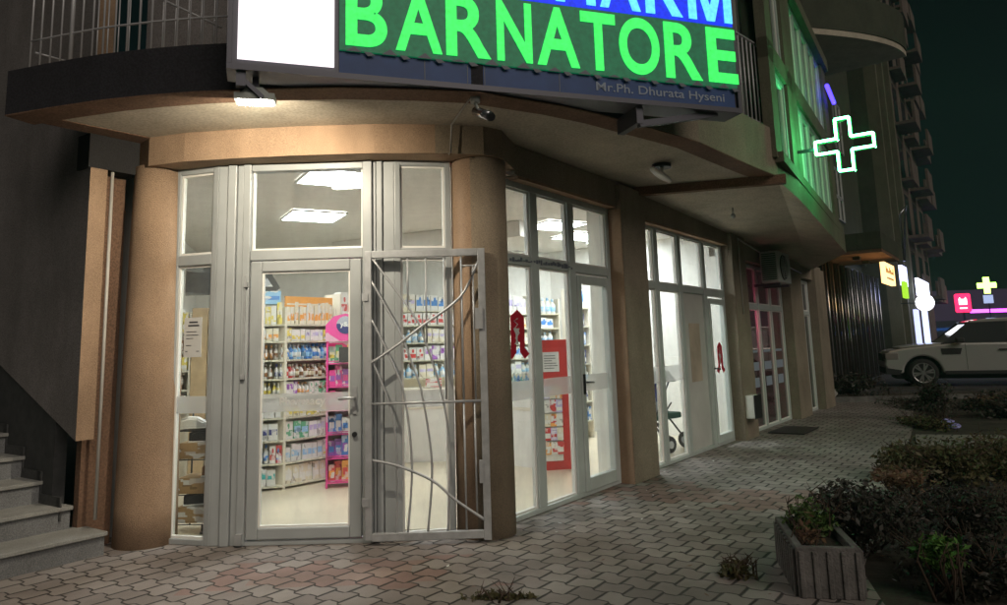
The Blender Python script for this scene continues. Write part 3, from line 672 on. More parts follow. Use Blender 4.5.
lo.matrix_basis = FL.matrix_basis.inverted() @ (Matrix.Translation((-1.62, 4.76, 3.165)) @ Vector((.2, -.75, .62)).to_track_quat('Z', 'Y').to_matrix().to_4x4())

# security camera, dome lamp, bulb holder, conduit
SC = thing('security_camera', 'small silver bullet camera on a bracket under the sign', 'camera', (-.13, 5.2, 3.34))
g = MB(); g.lathe((-.14, 5.2, 3.30), [(.035, 0), (.04, .05)], 14); g.tube([(-.14, 5.2, 3.30), (-.12, 5.19, 3.25), (-.09, 5.17, 3.22)], .012, 8); obj('bracket', g, 'ac', SC)
g = MB(); g.tube([(-.14, 5.24, 3.25), (-.03, 5.10, 3.16)], .036, 12); obj('body', g, 'chrome', SC)
g = MB(); g.tube([(-.03, 5.10, 3.16), (-.018, 5.085, 3.15)], .03, 12); obj('lens', g, 'black', SC)
g = MB(); g.tube([(-.18, 5.22, 3.34), (-.36, 6.0-.16, 3.34), (-.37, 5.845, 3.1), (-.39, 5.85, 3.09)], .008, 6); tag(obj('cable_conduit', g, 'pipe', None, loc=(-.36, 5.9, 3.2)), 'thin white cable running from the silver camera down to the beam', 'cable')
DL = thing('ceiling_lamp', 'unlit oval white lamp on the overhang soffit near the brown strip', 'lamp', (1.72, 7.4, 3.35))
g = MB(); g.lathe((1.74, 7.46, 3.31), [(.1, .0), (.1, .04)], 20); obj('base', g, 'black', DL)
g = MB(); d_ = Vector((.55, -.2, .75)).normalized(); c_ = Vector((1.70, 7.36, 3.21)); g.tube([c_-d_*.03, c_-d_*.015, c_+d_*.01, c_+d_*.03], [.06, .12, .135, .11], 24); g.tube([c_+d_*.03, (1.74, 7.45, 3.32)], .02, 8); obj('lamp_shade', g, 'white', DL)
g = MB(); p = FW(4.3, .75); g.tube([(p.x, p.y, 3.24), (p.x, p.y, 3.16)], .012, 8); g.lathe((p.x, p.y, 3.10), [(.01, 0), (.03, .02), (.03, .05), (.015, .065)], 12)
tag(obj('bulb_holder', g, 'ac', None, loc=(p.x, p.y, 3.1)), 'small bare bulb holder hanging from the overhang before the air conditioner', 'lamp holder')

# LED cross, perpendicular to the facade
cc = Vector((4.45, 9.0, 3.92)); fC = ((cc.x, cc.y, 0), math.atan2(-.581, .814))
CR = thing('pharmacy_cross', 'green LED outline cross projecting from the upper wall', 'sign', (cc.x, cc.y, cc.z-.36), fC[1])
a_, w_ = .365, .09
out = [(-w_, a_), (w_, a_), (w_, w_), (a_, w_), (a_, -w_), (w_, -w_), (w_, -a_), (-w_, -a_), (-w_, -w_), (-a_, -w_), (-a_, w_), (-w_, w_)]
g = MB(*fC)
for i in range(12):
    p, q = out[i], out[(i+1) % 12]; k = .93
    g.bar((p[0]*k, 0, cc.z+p[1]*k), (q[0]*k, 0, cc.z+q[1]*k), .04, .07+.0005*i)
obj('body', g, 'crossbody', CR)
for yy in (-.05, .045):
    g = MB(*fC)
    for rad, tk in ((.0, .032),):
        for i in range(12):
            p, q = out[i], out[(i+1) % 12]
            k = .93
            g.bar((p[0]*k, yy, cc.z+p[1]*k), (q[0]*k, yy, cc.z+q[1]*k), .025, .012+.0007*i)
    obj('led_outline', g, 'cross', CR)
g = MB(*fC); g.box(-.75, -.36, -.02, .02, cc.z-.02, cc.z+.02); obj('bracket', g, 'signframe', CR)

# AC unit
ACT = thing('air_conditioner', 'boxy outdoor air conditioner unit hung above the third shop window', 'air conditioner', FW(7.45, .3, 2.45), AU)
g = MB(*F); g.box(7.45, 8.25, -.46, -.16, 2.45, 2.99); ab = obj('casing', g, 'ac', ACT, bevel=.02)
g = MB(*F); g.lathe((7.78, -.475, 2.72), [(.22, 0), (.22, .012)], 28, axis='y'); obj('fan_opening', g, 'black', ACT)
g = MB(*F)
for r in (.05, .09, .13, .17, .21): g.lathe((7.78, -.485, 2.72), [(r+.004, 0), (r+.004, .006), (r-.004, .006), (r-.004, 0), (r+.004, 0)], 24, axis='y', caps=False)
for k in range(6): a = k*PI/3; g.bar((7.78, -.485, 2.72), (7.78+.22*math.cos(a), -.485, 2.72+.22*math.sin(a)), .008, .006)
obj('fan_guard', g, 'ac', ACT)
g = MB(*F)
for k in range(13): z = 2.5+k*.036; g.box(7.437, 7.448, -.43, -.19, z, z+.018)
obj('side_louvre', g, plain('green_louvre', (.05, .12, .07), .5), ACT)
for x in (7.55, 8.1):
    g = MB(*F); g.box(x, x+.04, -.44, 0, 2.40, 2.445); obj('bracket', g, 'signframe', ACT)
g = MB(*F); g.tube([(6.3, -.17, 3.1), (7.6, -.17, 2.97)], .012, 6); g.tube([(8.3, -.17, 2.93), (10.3, -.17, 2.80)], .012, 6); g.tube([(6.3, -.17, 3.1), (6.3, -.17, 1.9)], .008, 6)
tag(obj('cable', g, 'pipe', None, loc=FW(6.3, .17, 2)), 'pale cable strung along the lintels behind the air conditioner', 'cable')
MT = thing('meter_box', 'small grey meter box mounted low on the pillar by the third window', 'meter box', FW(6.2, .2, .2), AU)
g = MB(*F); g.box(6.05, 6.38, -.30, -.165, .32, .66); obj('casing', g, 'white', MT, bevel=.01)
g = MB(*F); g.box(6.045, 6.385, -.312, -.30, .315, .665); obj('door', g, 'black', MT)
DM = MB(*F); DM.box(7.0, 8.0, -.75, -.2, .0, .02); tag(obj('doormat', DM, 'black', None, loc=FW(7, .5)), 'dark doormat on the pavers below the third window', 'doormat')
# things inside window three / four : neon writings, added red bulbs for a reflection
RLm = thing('red_lamp', 'added red bulbs standing in for a reflection in the third shop window', 'lamp', FW(7.3, -.3, 1.9))
for z in (1.72, 1.90):
    g = MB(*F); g.lathe((7.28, .22, z), [(.0, -.07), (.05, -.05), (.065, 0), (.05, .05), (.0, .07)], 14); obj('bulb', g, emis('red_lamp_glow', (1, .10, .22), 32), RLm)
g = MB(*F); g.tube([(7.28, .22, 1.97), (7.28, .22, 2.9)], .01, 6); obj('stem', g, 'black', RLm)
g = MB(*F)
for k in range(6): z = 1.9-k*.09; g.box(10.5, 10.68, .2, .22, z, z+.055, 0 if k < 3 else 1)
tag(obj('neon_sign', g, [emis('magenta_neon', (1, .05, .8), 4), emis('lime_neon', (.35, 1, .1), 3)], None, loc=FW(10.6, -.2, 1.3)), 'magenta and lime neon column sign inside the narrow last window', 'neon sign')

# ------------------------------------------------------------------ open security grille in front of the right pane
fG, GL = seg((-1.1, 5.93), (-.08, 5.95))
GR = thing('security_grille', 'grey steel security grille with curved bars, standing open beside the glass door', 'grille', (-1.1, 5.93, .04), fG[1])
g = MB(*fG)
g.box(.0, .055, -.02, .02, .045, 2.31); g.box(.925, .985, -.02, .02, .02, 2.31); g.box(.055, .925, -.02, .02, 2.25, 2.31); g.box(.055, .925, -.02, .02, .035, .095)
obj('frame', g, 'steel', GR, bevel=.005)
def spl(pts, n=5):
    r = []
    P = [Vector((p[0], 0, p[1])) for p in pts]
    for i in range(len(P)-1):
        p0 = P[max(i-1, 0)]; p1 = P[i]; p2 = P[i+1]; p3 = P[min(i+2, len(P)-1)]
        for k in range(n):
            t = k/n; r.append(.5*((2*p1)+(p2-p0)*t+(2*p0-5*p1+4*p2-p3)*t*t+(3*p1-p0-3*p2+p3)*t**3))
    r.append(P[-1]); return r
def gbar(pts, r=.009, smooth=True, y=0):
    g = MB(*fG); q = spl(pts) if smooth else [Vector((p[0], 0, p[1])) for p in pts]
    g.tube([(v.x, y, v.z) for v in q], r, 7); obj('bar', g, 'steel', GR)
gbar([(.06, 2.25), (.391, 1.786), (.47, 1.614), (.6, 1.2), (.66, .85), (.668, .552), (.643, .09)])
gbar([(.05, 2.07), (.284, 1.635), (.4, 1.33), (.463, 1.106), (.527, .594), (.488, .09)])
gbar([(.05, 1.76), (.218, 1.406), (.319, 1.111), (.369, .599), (.332, .09)])
gbar([(.05, 1.44), (.184, 1.107), (.245, .795), (.255, .4), (.24, .09)])
gbar([(.05, 1.40), (.25, 1.53), (.454, 1.68), (.776, 1.91), (.93, 2.2)], .011, True, -.012)
gbar([(.06, .645), (.251, .6), (.525, .48), (.703, .33), (.935, .17)], .011, True, -.012)
gbar([(.05, 1.08), (.93, 1.08)], .011, False, -.01)
for x, z0, z1 in ((.35, 1.85, 2.26), (.5, 1.55, 2.26), (.65, 1.1, 2.26), (.79, 1.08, 2.26), (.79, .1, 1.08), (.885, 1.08, 2.17), (.875, .2, 1.08)): gbar([(x, z0), (x, z1)], .008, False)
gbar([(.79, 2.17), (.93, 2.17)], .008, False)
g = MB(*fG); g.box(.895, .955, -.035, -.02, 1.65, 1.82); obj('lock_plate', g, 'steel', GR)
g = MB(*fG); g.box(.90, .93, -.03, .02, .45, .62); obj('bolt', g, 'steel', GR)
for z in (.3, 1.9):
    g = MB(*fG); g.box(-.02, .03, -.03, .03, z, z+.06); obj('hinge', g, 'steel', GR)

# ------------------------------------------------------------------ ceiling panels inside
pl = MB(); pl.box(-.34, .34, -.34, .34, -.02, 0)
pf_ = MB(); pf_.box(-.36, .36, -.36, -.341, -.022, 0); pf_.box(-.36, .36, .341, .36, -.022, 0); pf_.box(-.36, -.341, -.34, .34, -.022, 0); pf_.box(.341, .36, -.34, .34, -.022, 0)
LPS = [((-2.3, 8.95), 'square ceiling LED panel seen through the glass above the door, the farther one'),
       ((-1.55, 6.95), 'square ceiling LED panel just behind the glass above the door, the nearer one'),
       ((.82, 10.2), 'square ceiling LED panel seen through the middle top pane of the side window'),
       ((1.28, 11.3), 'square ceiling LED panel seen through the right top pane of the side window'),
       ((1.9, 11.9), 'added square ceiling LED panel out of view, brightening the room by the second side window')]  # last panel is unseen, added as fill light for the room
for (x, y), lab in LPS:
    t = thing('ceiling_light', lab, 'ceiling light', (x, y, 3.195), .5, 'square ceiling lights in the shop')
    fr = ((x, y, 3.195), .5)
    a = MB(*fr); a.box(-.32, .32, -.32, .32, -.02, 0); obj('diffuser', a, 'led_panel', t)
    a = MB(*fr); a.box(-.34, .34, -.34, -.321, -.024, 0); a.box(-.34, .34, .321, .34, -.024, 0); a.box(-.34, -.321, -.32, .32, -.024, 0); a.box(.321, .34, -.32, .32, -.024, 0); obj('frame', a, 'white', t)

# ------------------------------------------------------------------ products: a few meshes each, then copies
def pack_mesh(kind, c1, c2, seed):
    g = MB(); rr = random.Random(seed)
    if kind == 'box':
        g.box(-.5, .5, 0, 1, 0, 1, 0); a = rr.uniform(.1, .45)
        g.box(-.44, .44, -.012, 0, a, a+rr.uniform(.2, .4), 1)
        if rr.random() < .5: g.lathe((rr.uniform(-.2, .2), -.02, .72), [(.16, 0), (.16, .015)], 10, 1, 'y')
    elif kind == 'bottle':
        g.lathe((0, .5, 0), [(.42, 0), (.5, .04), (.5, .58), (.2, .76), (.2, .82)], 12, 0); g.lathe((0, .5, .82), [(.24, 0), (.24, .18)], 10, 1)
        g.lathe((0, .5, .15), [(.515, 0), (.515, .3)], 12, 1)
    elif kind == 'tube':
        g.vprism([(-.5, 1), (-.4, .2), (-.3, .0), (.3, .0), (.4, .2), (.5, 1)][::-1], .2, .8, 0); g.vprism([(-.46, .7), (.46, .7), (.42, .35), (-.42, .35)], .185, .2, 1)
    elif kind == 'bag':
        g.vprism([(-.5, .05), (-.42, 0), (.42, 0), (.5, .05), (.46, .5), (.5, .95), (.42, 1), (-.42, 1), (-.5, .95), (-.46, .5)][::-1], .2, .8, 0); g.vprism([(-.35, .65), (.35, .65), (.35, .3), (-.35, .3)], .185, .2, 1)
    o = obj('tmp', g, ['p_'+c1, 'p_'+c2]); me = o.data; bpy.data.objects.remove(o); return me
PK = {}
def pk(kind, c1, c2):
    k = (kind, c1, c2)
    if k not in PK: PK[k] = pack_mesh(kind, c1, c2, hash(c1+c2) % 97 if False else len(PK))
    return PK[k]
NM = {'box': 'medicine_box', 'bottle': 'bottle', 'tube': 'cosmetic_tube', 'bag': 'packet'}
WD = {'box': 'box', 'bottle': 'bottle', 'tube': 'tube', 'bag': 'packet'}
CNT = {}
def place(kind, c1, c2, fr, x, y, z, w, d, h, where, jit=.0):
    if c1 not in ('white', 'card', 'cream') and 'shelf,' in where and random.random() < .4: c1, c2 = 'white', c1
    me = pk(kind, c1, c2); o = bpy.data.objects.new(NM[kind], me); col.objects.link(o)
    T = Matrix.Translation(Vector(fr[0])) @ Matrix.Rotation(fr[1], 4, 'Z') @ Matrix.Translation((x, y, z)) @ Matrix.Rotation(random.uniform(-jit, jit), 4, 'Z') @ Matrix.Diagonal((w, d, h, 1))
    o.matrix_basis = T
    CNT[kind] = CNT.get(kind, 0)+1
    tone = c1 if c1 == c2 else c1+' and '+c2
    tone = tone.replace('card', 'cardboard brown').replace('sky', 'light blue')
    o['label'] = '%s %s %s' % (tone, WD[kind], where); o['category'] = WD[kind]
    o['group'] = '%s %ss %s' % (tone, WD[kind], where)
    return o
ORD = ['lowest', 'second', 'third', 'fourth', 'fifth', 'sixth', 'seventh', 'eighth', 'top', 'topmost']
def shelving(fr, x0, x1, zs, ztop, depth, label, where, recipe, n_side=2, back='shelf', grp=None, mid=()):
    # zs: shelf heights
    t = thing('shelving', label, 'shelves', (Vector(fr[0])+Matrix.Rotation(fr[1], 3, 'Z') @ Vector((x0, 0, 0))), fr[1])
    g = MB(*fr); g.box(x0, x1, depth, depth+.02, 0, ztop); obj('back_panel', g, back, t)
    for a in (x0, x1)+tuple(mid):
        g = MB(*fr); g.box(a-.011, a+.011, 0, depth, 0, ztop); obj('side_panel', g, 'shelf', t)
    for z in zs:
        g = MB(*fr); g.box(x0+.012, x1-.012, .002, depth, z-.022, z-.002); sf_ = obj('shelf', g, 'shelf', t)
        g = MB(*fr); x = x0+.03
        g.box(x0+.013, x1-.013, -.003, .0, z-.021, z-.004); obj('price_strip', g, 'pricestrip', sf_)
    for i, z in enumerate(zs):
        nxt = (list(zs[1:])+[ztop+.12])[i]; H = nxt-z-.035
        rec = recipe[i % len(recipe)]
        x = x0+.025
        while x < x1-.05:
            kind, c1, c2, w, hf = random.choice(rec)
            n = random.choice((2, 3, 3, 4)); 
            for q in range(n):
                ww = w*random.uniform(.97, 1.03)
                if x+ww > x1-.015: x = x1; break
                place(kind, c1, c2, fr, x+ww/2, .02+random.uniform(0, .015), z, ww*.93, min(depth-.06, .12), min(H, max(hf, H*random.uniform(.72, .95))), 'on the %s shelf, %s' % (ORD[min(i, 9)], where))
                x += ww
            x += random.uniform(.0, .015)
    return t
b_ = lambda k, a, c, w, h: (k, a, c, w, h)
# left wall unit, two bays seen through the door
fL1 = ((-2.74, 8.24, 0), math.atan2(.09, .28))
lv = [.06, .30, .545, .79, 1.03, 1.22, 1.43, 1.64, 1.83]
recA = [[b_('box', 'teal', 'white', .09, .19), b_('box', 'white', 'teal', .1, .17)], [b_('box', 'red', 'blue', .07, .18), b_('bottle', 'blue', 'white', .06, .19)], [b_('box', 'white', 'navy', .11, .18)],
        [b_('tube', 'white', 'blue', .05, .17), b_('box', 'white', 'grey', .06, .12)], [b_('bottle', 'yellow', 'white', .045, .14), b_('bottle', 'orange', 'white', .045, .14)], [b_('bottle', 'brown', 'white', .05, .16), b_('bottle', 'navy', 'white', .05, .16)],
        [b_('bottle', 'sky', 'white', .05, .17), b_('bottle', 'brown', 'orange', .05, .17)], [b_('box', 'cream', 'yellow', .07, .13), b_('box', 'cream', 'orange', .07, .13)], [b_('box', 'yellow', 'cream', .06, .12)]]
sh1 = shelving(fL1, 0, .31, lv, 2.02, .28, 'cream product shelving, its narrow left bay seen through the glass door', 'left bay behind the door', recA)
fL2 = ((-2.44, 8.34, 0), math.atan2(.50, .42))
recB = [[b_('box', 'cream', 'yellow', .075, .18), b_('box', 'white', 'blue', .07, .13), b_('box', 'cream', 'white', .09, .2)], [b_('box', 'white', 'yellow', .07, .17), b_('box', 'yellow', 'green', .05, .18), b_('box', 'white', 'sky', .07, .15)],
        [b_('box', 'green', 'sky', .10, .15), b_('box', 'white', 'lilac', .06, .17), b_('box', 'cream', 'grey', .07, .17)], [b_('box', 'yellow', 'brown', .09, .13), b_('box', 'cream', 'yellow', .09, .14)],
        [b_('box', 'green', 'brown', .06, .14), b_('bottle', 'white', 'orange', .05, .13), b_('box', 'purple', 'white', .05, .15)], [b_('bottle', 'red', 'white', .045, .16), b_('bottle', 'white', 'purple', .045, .17), b_('bottle', 'brown', 'cream', .05, .15)],
        [b_('bottle', 'sky', 'white', .05, .18), b_('bottle', 'blue', 'sky', .05, .18), b_('bottle', 'white', 'black' if False else 'navy', .045, .17)], [b_('box', 'white', 'lilac', .06, .11), b_('box', 'yellow', 'white', .06, .12)], [b_('box', 'cream', 'orange', .05, .13)]]
sh2 = shelving(fL2, 0, .68, lv, 2.02, .28, 'cream product shelving, its wide bay turning towards the pink rack', 'wide bay behind the door', recB, mid=())
fL3 = ((-1.96, 8.90, 0), math.atan2(1.6, 1.0))
recC = [[b_('box', 'white', 'red', .12, .2), b_('bottle', 'white', 'blue', .09, .2), b_('box', 'brown', 'cream', .12, .2)], [b_('bottle', 'purple', 'white', .08, .2), b_('box', 'cream', 'red', .11, .18)]]
lv3 = [.1, .45, .8, 1.15, 1.42, 1.68, 1.94]
sh3 = shelving(fL3, 0.02, 1.05, lv3, 2.2, .25, 'cream shelving running back along the left side of the shop', 'unit behind the pink rack', recC)
# things standing on top of the left unit
place('box', 'sky', 'blue', fL1, .12, .03, 2.06, .26, .2, .15, 'on top of the shelving left of the door glass')
g = MB(*fL1); g.vprism([(-.02, 2.215), (.20, 2.215), (.24, 2.25), (.14, 2.42), (.06, 2.42), (-.05, 2.25)], .05, .2); g.vprism([(.03, 2.26), (.16, 2.26), (.095, 2.36)], .03, .05, 1)
tag(obj('display_bag', g, ['black', 'p_grey'], None, loc=(-2.7, 8.3, 2.2)), 'black triangular display stand on top of the light blue box', 'display')
g = MB(*fL2); g.box(.0, .66, .03, .05, 2.03, 2.15); g.box(.02, .64, .026, .03, 2.05, 2.07, 1)
tag(obj('header_board', g, ['p_orange', 'p_cream'], None, loc=(-2.4, 8.4, 2.03)), 'long cream and orange header board along the shelving top', 'header board')

# pink sweets rack
PR = thing('snack_rack', 'tall pink wire rack of colourful packets beside the shelving', 'rack', (-1.9, 8.3, 0), .25)
fP = ((-1.98, 8.32, 0), .22)
g = MB(*fP); g.box(0, .02, 0, .3, .0, 1.75); g.box(.40, .42, 0, .3, 0, 1.75); g.box(.02, .40, .285, .29, .05, 1.62)
for z in (.06, .32, .58, .84, 1.10, 1.36): g.box(.02, .40, -.0, .28, z, z+.012); g.box(.02, .40, -.012, -.006, z+.03, z+.04)
obj('frame', g, 'p_pink', PR)
g = MB(*fP)
g.vprism([(-.01, 1.62), (.43, 1.62), (.43, 1.80), (.34, 1.90), (.21, 1.93), (.08, 1.90), (-.01, 1.80)], -.02, .0); hb = obj('header', g, 'p_pink', PR)
g = MB(*fP); g.lathe((.21, -.03, 1.80), [(.10, 0), (.10, .008)], 20, 0, 'y'); obj('emblem', g, 'p_navy', hb)
textmesh('lettering', 'y&s', .1, 'white', hb, width=.12, height=.07, at=(.15, -.034, 1.765), frame=fP, depth=.001, off=.004)
pc = [('red', 'orange'), ('purple', 'blue'), ('blue', 'white'), ('pink', 'white'), ('pink', 'purple'), ('green', 'yellow')]
for i, z in enumerate((.075, .335, .595, .855, 1.115, 1.375)):
    for k in range(5): place('bag', pc[i][(k//2) % 2], pc[i][1-(k//2) % 2], fP, .065+k*.073, .02+random.uniform(0, .05), z, .078, .12, random.uniform(.17, .235), 'on the %s tier of the pink rack' % ORD[i], .15)
g = MB(*fP); g.box(.14, .36, -.09, -.05, 1.38, 1.55); g.box(.23, .27, -.05, .0, 1.43, 1.5); tag(obj('small_screen', g, 'black', None, loc=(-1.75, 8.25, 1.4)), 'small black screen mounted on the pink rack', 'screen')

# back wall shelves behind the counter
recD = [[b_('box', 'white', 'blue', .12, .2), b_('box', 'cream', 'lilac', .12, .2), b_('bottle', 'sky', 'white', .1, .2)], [b_('box', 'purple', 'white', .13, .2), b_('bottle', 'teal', 'sky', .1, .2), b_('box', 'white', 'red', .12, .2)]]
lv4 = [1.05, 1.33, 1.61, 1.89, 2.12]
fB = ((-1.75, 11.75, 0), math.atan2(.35, 1.3))
sh4 = shelving(fB, 0, 1.5, lv4, 2.32, .28, 'back shelving of lilac and blue packs seen through the open grille', 'back unit behind the grille', recD)
fB2 = ((.0, 12.25, 0), math.atan2(.55, 1.1))
recE = [[b_('box', 'white', 'lilac', .12, .14), b_('box', 'cream', 'white', .14, .14), b_('bottle', 'white', 'sky', .1, .14)], [b_('box', 'white', 'blue', .13, .14), b_('box', 'cream', 'orange', .12, .12)]]
sh5 = shelving(fB2, 0, 1.15, [1.05, 1.3, 1.55, 1.8, 2.05], 2.3, .26, 'back shelving seen behind the red sticker through the side window', 'back unit behind the red sticker', recE)
fT = ((1.22, 11.75, 0), math.atan2(.35, .25))
sh6 = shelving(fT, 0, .42, [.3, .6, .9, 1.2, 1.5, 1.8, 2.1], 2.4, .25, 'tall narrow cream shelving seen through the side door glass', 'tall narrow unit by the side door', [[b_('box', 'blue', 'white', .1, .2), b_('bottle', 'sky', 'white', .09, .22)], [b_('box', 'red', 'white', .1, .18), b_('box', 'navy', 'white', .1, .2)]])
# shelf unit and wood panel behind the left pane
fK = ((-3.86, 8.45, 0), .2)
sh7 = shelving(fK, 0, .26, [.9, 1.12, 1.34, 1.56, 1.78], 2.0, .2, 'small shelving with dark and yellow packs behind the paper notice', 'small unit behind the notice', [[b_('box', 'yellow', 'white', .07, .15)], [b_('box', 'brown', 'white', .08, .16)]])
g = MB(*fK); g.box(.28, .45, -.02, .2, 0, 2.05); tag(obj('wood_panel', g, 'wood', None, loc=(-3.5, 8.5, 0)), 'upright light wood panel behind the left pane', 'panel')
g = MB((-2.78, 6.42, 0), -.1); g.box(.0, .36, 0, .03, 2.03, 2.28); tag(obj('roller_blind', g, 'greyfilm', None, loc=(-2.7, 6.42, 2.1)), 'short grey roller blind at the top of the narrow left pane', 'blind')

fK2 = ((-3.40, 8.54, 0), .2)
sh8 = shelving(fK2, 0, .42, [.1, .4, .7, 1.0, 1.25, 1.5, 1.75], 2.05, .2, 'cream shelving right of the light wood panel behind the left pane', 'unit right of the wood panel', [[b_('box', 'white', 'red', .08, .18)], [b_('box', 'white', 'green', .08, .18), b_('box', 'cream', 'white', .09, .16)]])
# counter
CT = thing('counter', 'curved white shop counter with a cream top', 'counter', (-.5, 9.9, 0))
cp = [(-1.75, 9.85), (-1.4, 10.05), (-.75, 10.02), (0, 9.65), (.42, 9.2)]
ib = inset(cp, .5)
g = MB(); g.prism(cp+ib[::-1], .0, .93); obj('body', g, 'white', CT)
co = inset(cp, -.04); ci = inset(cp, .54)
g = MB(); g.prism(co+ci[::-1], .932, .965); obj('top', g, 'shelf', CT, bevel=.006)
g = MB(); g.prism(inset(cp, -.01)+inset(cp, .0)[::-1], .70, .74); obj('seam', g, 'shelf', CT)
for x, y, c in ((-.95, 10.25, 'red'), (-.15, 10.0, 'white')):
    fr = ((x, y, .97), .1)
    place('box', c, 'white', fr, 0, 0, 0, .22, .15, .12, 'standing on the white counter')
for k in range(9):
    place('bottle', ('teal', 'sky', 'blue')[k % 3], 'white', ((-.05, 9.72, .967), -.6), k*.06, 0, 0, .055, .055, .2, 'on the counter by the red sticker')
g = MB((-.05, 9.62, .967), -.65); g.box(0, .5, -.0, .01, .0, .55); g.box(0, .5, 0, .28, .552, .562); g.box(.0, .01, .012, .28, 0, .55)
tag(obj('display_case', g, 'glass', None, loc=(.1, 9.5, .97)), 'clear display case standing on the right end of the counter', 'display case')

# red leaflet stand
RS = thing('leaflet_stand', 'red leaflet stand with rows of brochures behind the side window', 'stand', (.6, 9.1, 0), .15)
fR = ((.47, 9.08, 0), .17)
g = MB(*fR); g.box(0, .40, 0, .3, .0, 1.57); obj('body', g, 'red', RS)
g = MB(*fR); g.box(.01, .25, -.012, .0, .12, 1.0); g.box(.03, .24, -.012, .0, 1.18, 1.42); obj('front_panel', g, 'p_white', RS)
for r_ in range(5):
    for k in range(3):
        place('box', ('orange', 'white', 'red', 'lilac', 'cream')[(r_*2+k) % 5], ('white', 'red')[k % 2], fR, .055+k*.078, -.045, .20+r_*.165, .078, .02, .15, 'leaflet in the %s row of the red stand' % ORD[r_])
g = MB(*fR)
for k in range(6): g.box(.05, .05+random.uniform(.1, .17), -.015, -.013, 1.37-k*.03, 1.378-k*.03)
obj('print', g, 'ink', RS)

# shoe rack behind the left pane
RK = thing('shoe_rack', 'black wire rack of shoe boxes and shoes behind the narrow left pane', 'rack', (-2.6, 6.5, 0))
fr = ((-2.82, 6.44, 0), -.05)
g = MB(*fr)
for x in (0, .5):
    for y in (0, .3): g.tube([(x, y, .02), (x, y, 1.1)], .008, 6)
for z in (.09, .33, .62, .86):
    for y in (0, .3, .1, .2): g.tube([(0, y, z), (.5, y, z)], .005, 5)
    for x in (0, .5): g.tube([(x, 0, z), (x, .3, z)], .005, 5)
g.lathe((.24, .02, .0), [(.02, 0), (.02, .03)], 8); g.tube([(.24, .02, .03), (.24, .02, .09)], .008, 6)
obj('wire_frame', g, 'black', RK)
for z, nm in ((.097, 'bottom'), (.337, 'middle'), (.627, 'upper')):
    for k in range(2): place('box', 'card', 'card', fr, .13+k*.25, .02, z, .235, .26, .13, 'on the %s tier of the shoe rack' % nm)
def shoe(x, z, c, lab, rot=0):
    g = MB(((Vector(fr[0])+Vector((x, .1, z)))[:]), rot)
    prof = [(-.12, .0), (.12, 0), (.125, .03), (.08, .05), (.02, .085), (-.06, .09), (-.12, .07)]
    for y0, y1, k in ((-.035, .035, 1), (-.045, .045, .82)): g.vprism([(p[0]*k, p[1]*k) for p in prof], y0, y1)
    g.box(-.125, .125, -.048, .048, -.012, .0, 1)
    tag(obj('shoe', g, [c, 'white'], None, loc=(fr[0][0]+x, 6.54, z), bevel=.008), lab, 'shoe')
shoe(.17, .245, 'black', 'black shoe on the bottom cardboard boxes of the rack', .3); shoe(.32, .48, 'p_brown', 'brown shoe on the middle cardboard boxes of the rack', .2)
shoe(.20, .77, 'black', 'left black sneaker on the upper cardboard boxes of the rack', .2); shoe(.38, .77, 'black', 'right black sneaker on the upper cardboard boxes of the rack', .9); shoe(.12, .885, 'p_white', 'white clog on the top tier of the shoe rack', .1)

# baby strollers behind the second side window
def stroller(x, y, a, c, lab):
    t = thing('stroller', lab, 'stroller', (x, y, .012), a, 'folded strollers behind the second side window'); fr = ((x, y, .012), a)
    g = MB(*fr)
    g.tube([(-.3, -.22, .12), (.1, -.22, .55), (.38, -.22, 1.0), (.42, .22, 1.0), (.1, .22, .55), (-.3, .22, .12)], .014, 8); g.tube([(.3, -.22, .12), (-.1, -.22, .62)], .012, 8); g.tube([(.3, .22, .12), (-.1, .22, .62)], .012, 8); obj('frame', g, 'black', t)
    g = MB(*fr); g.vprism([(-.28, .42), (-.05, .38), (.1, .5), (.24, .85), (.16, .88), (.02, .6), (-.06, .5), (-.28, .5)], -.2, .2); obj('seat', g, c, t, bevel=.02)
    g = MB(*fr); g.vprism([(.24, .84), (.1, 1.06), (-.1, 1.08), (-.24, .92), (-.1, .95), (.06, .92)], -.2, .2); obj('hood', g, c, t, bevel=.02)
    for px_, py_ in ((-.3, -.22), (-.3, .22), (.3, -.22), (.3, .22)):
        g = MB(*fr); g.lathe((px_, py_-.02, .11), [(.11, 0), (.115, .02), (.11, .04)], 18, axis='y'); w = obj('wheel', g, 'black', t)
        g = MB(*fr); g.lathe((px_, py_-.03, .11), [(.05, 0), (.05, .06)], 12, axis='y'); obj('hub', g, 'p_grey', w)
stroller(1.88, 10.2, .6, 'p_navy', 'dark blue stroller parked behind the left pane of the second side window')
stroller(2.22, 10.75, 2.3, plain('dark_green_cloth', (.03, .08, .06), .9), 'dark green stroller parked behind the middle of the second side window')

# ------------------------------------------------------------------ planter with plants
PT = thing('concrete_planter', 'ribbed concrete planter box with small plants at the bottom right', 'planter', (1.95, 4.7, 0), 0)
fPl = ((1.70, 4.52, 0), math.radians(-12))
wd, dp, hh = .36, .78, .285
g = MB(*fPl); T_ = .045
g.box(0, wd, 0, T_, 0, hh); g.box(0, wd, dp-T_, dp, 0, hh); g.box(0, T_, T_, dp-T_, 0, hh); g.box(wd-T_, wd, T_, dp-T_, 0, hh)
for k in range(5): x = .012+k*.078; g.box(x, x+.03, -.012, 0, 0, hh-.02)
for k in range(9): y = .03+k*.083; g.box(wd, wd+.018, y, y+.045, 0, hh-.02); g.box(-.018, 0, y, y+.045, 0, hh-.02)
obj('box', g, 'concrete', PT, bevel=.008)
g = MB(*fPl); g.box(T_, wd-T_, T_, dp-T_, .1, hh-.05); obj('soil', g, 'soil', PT)

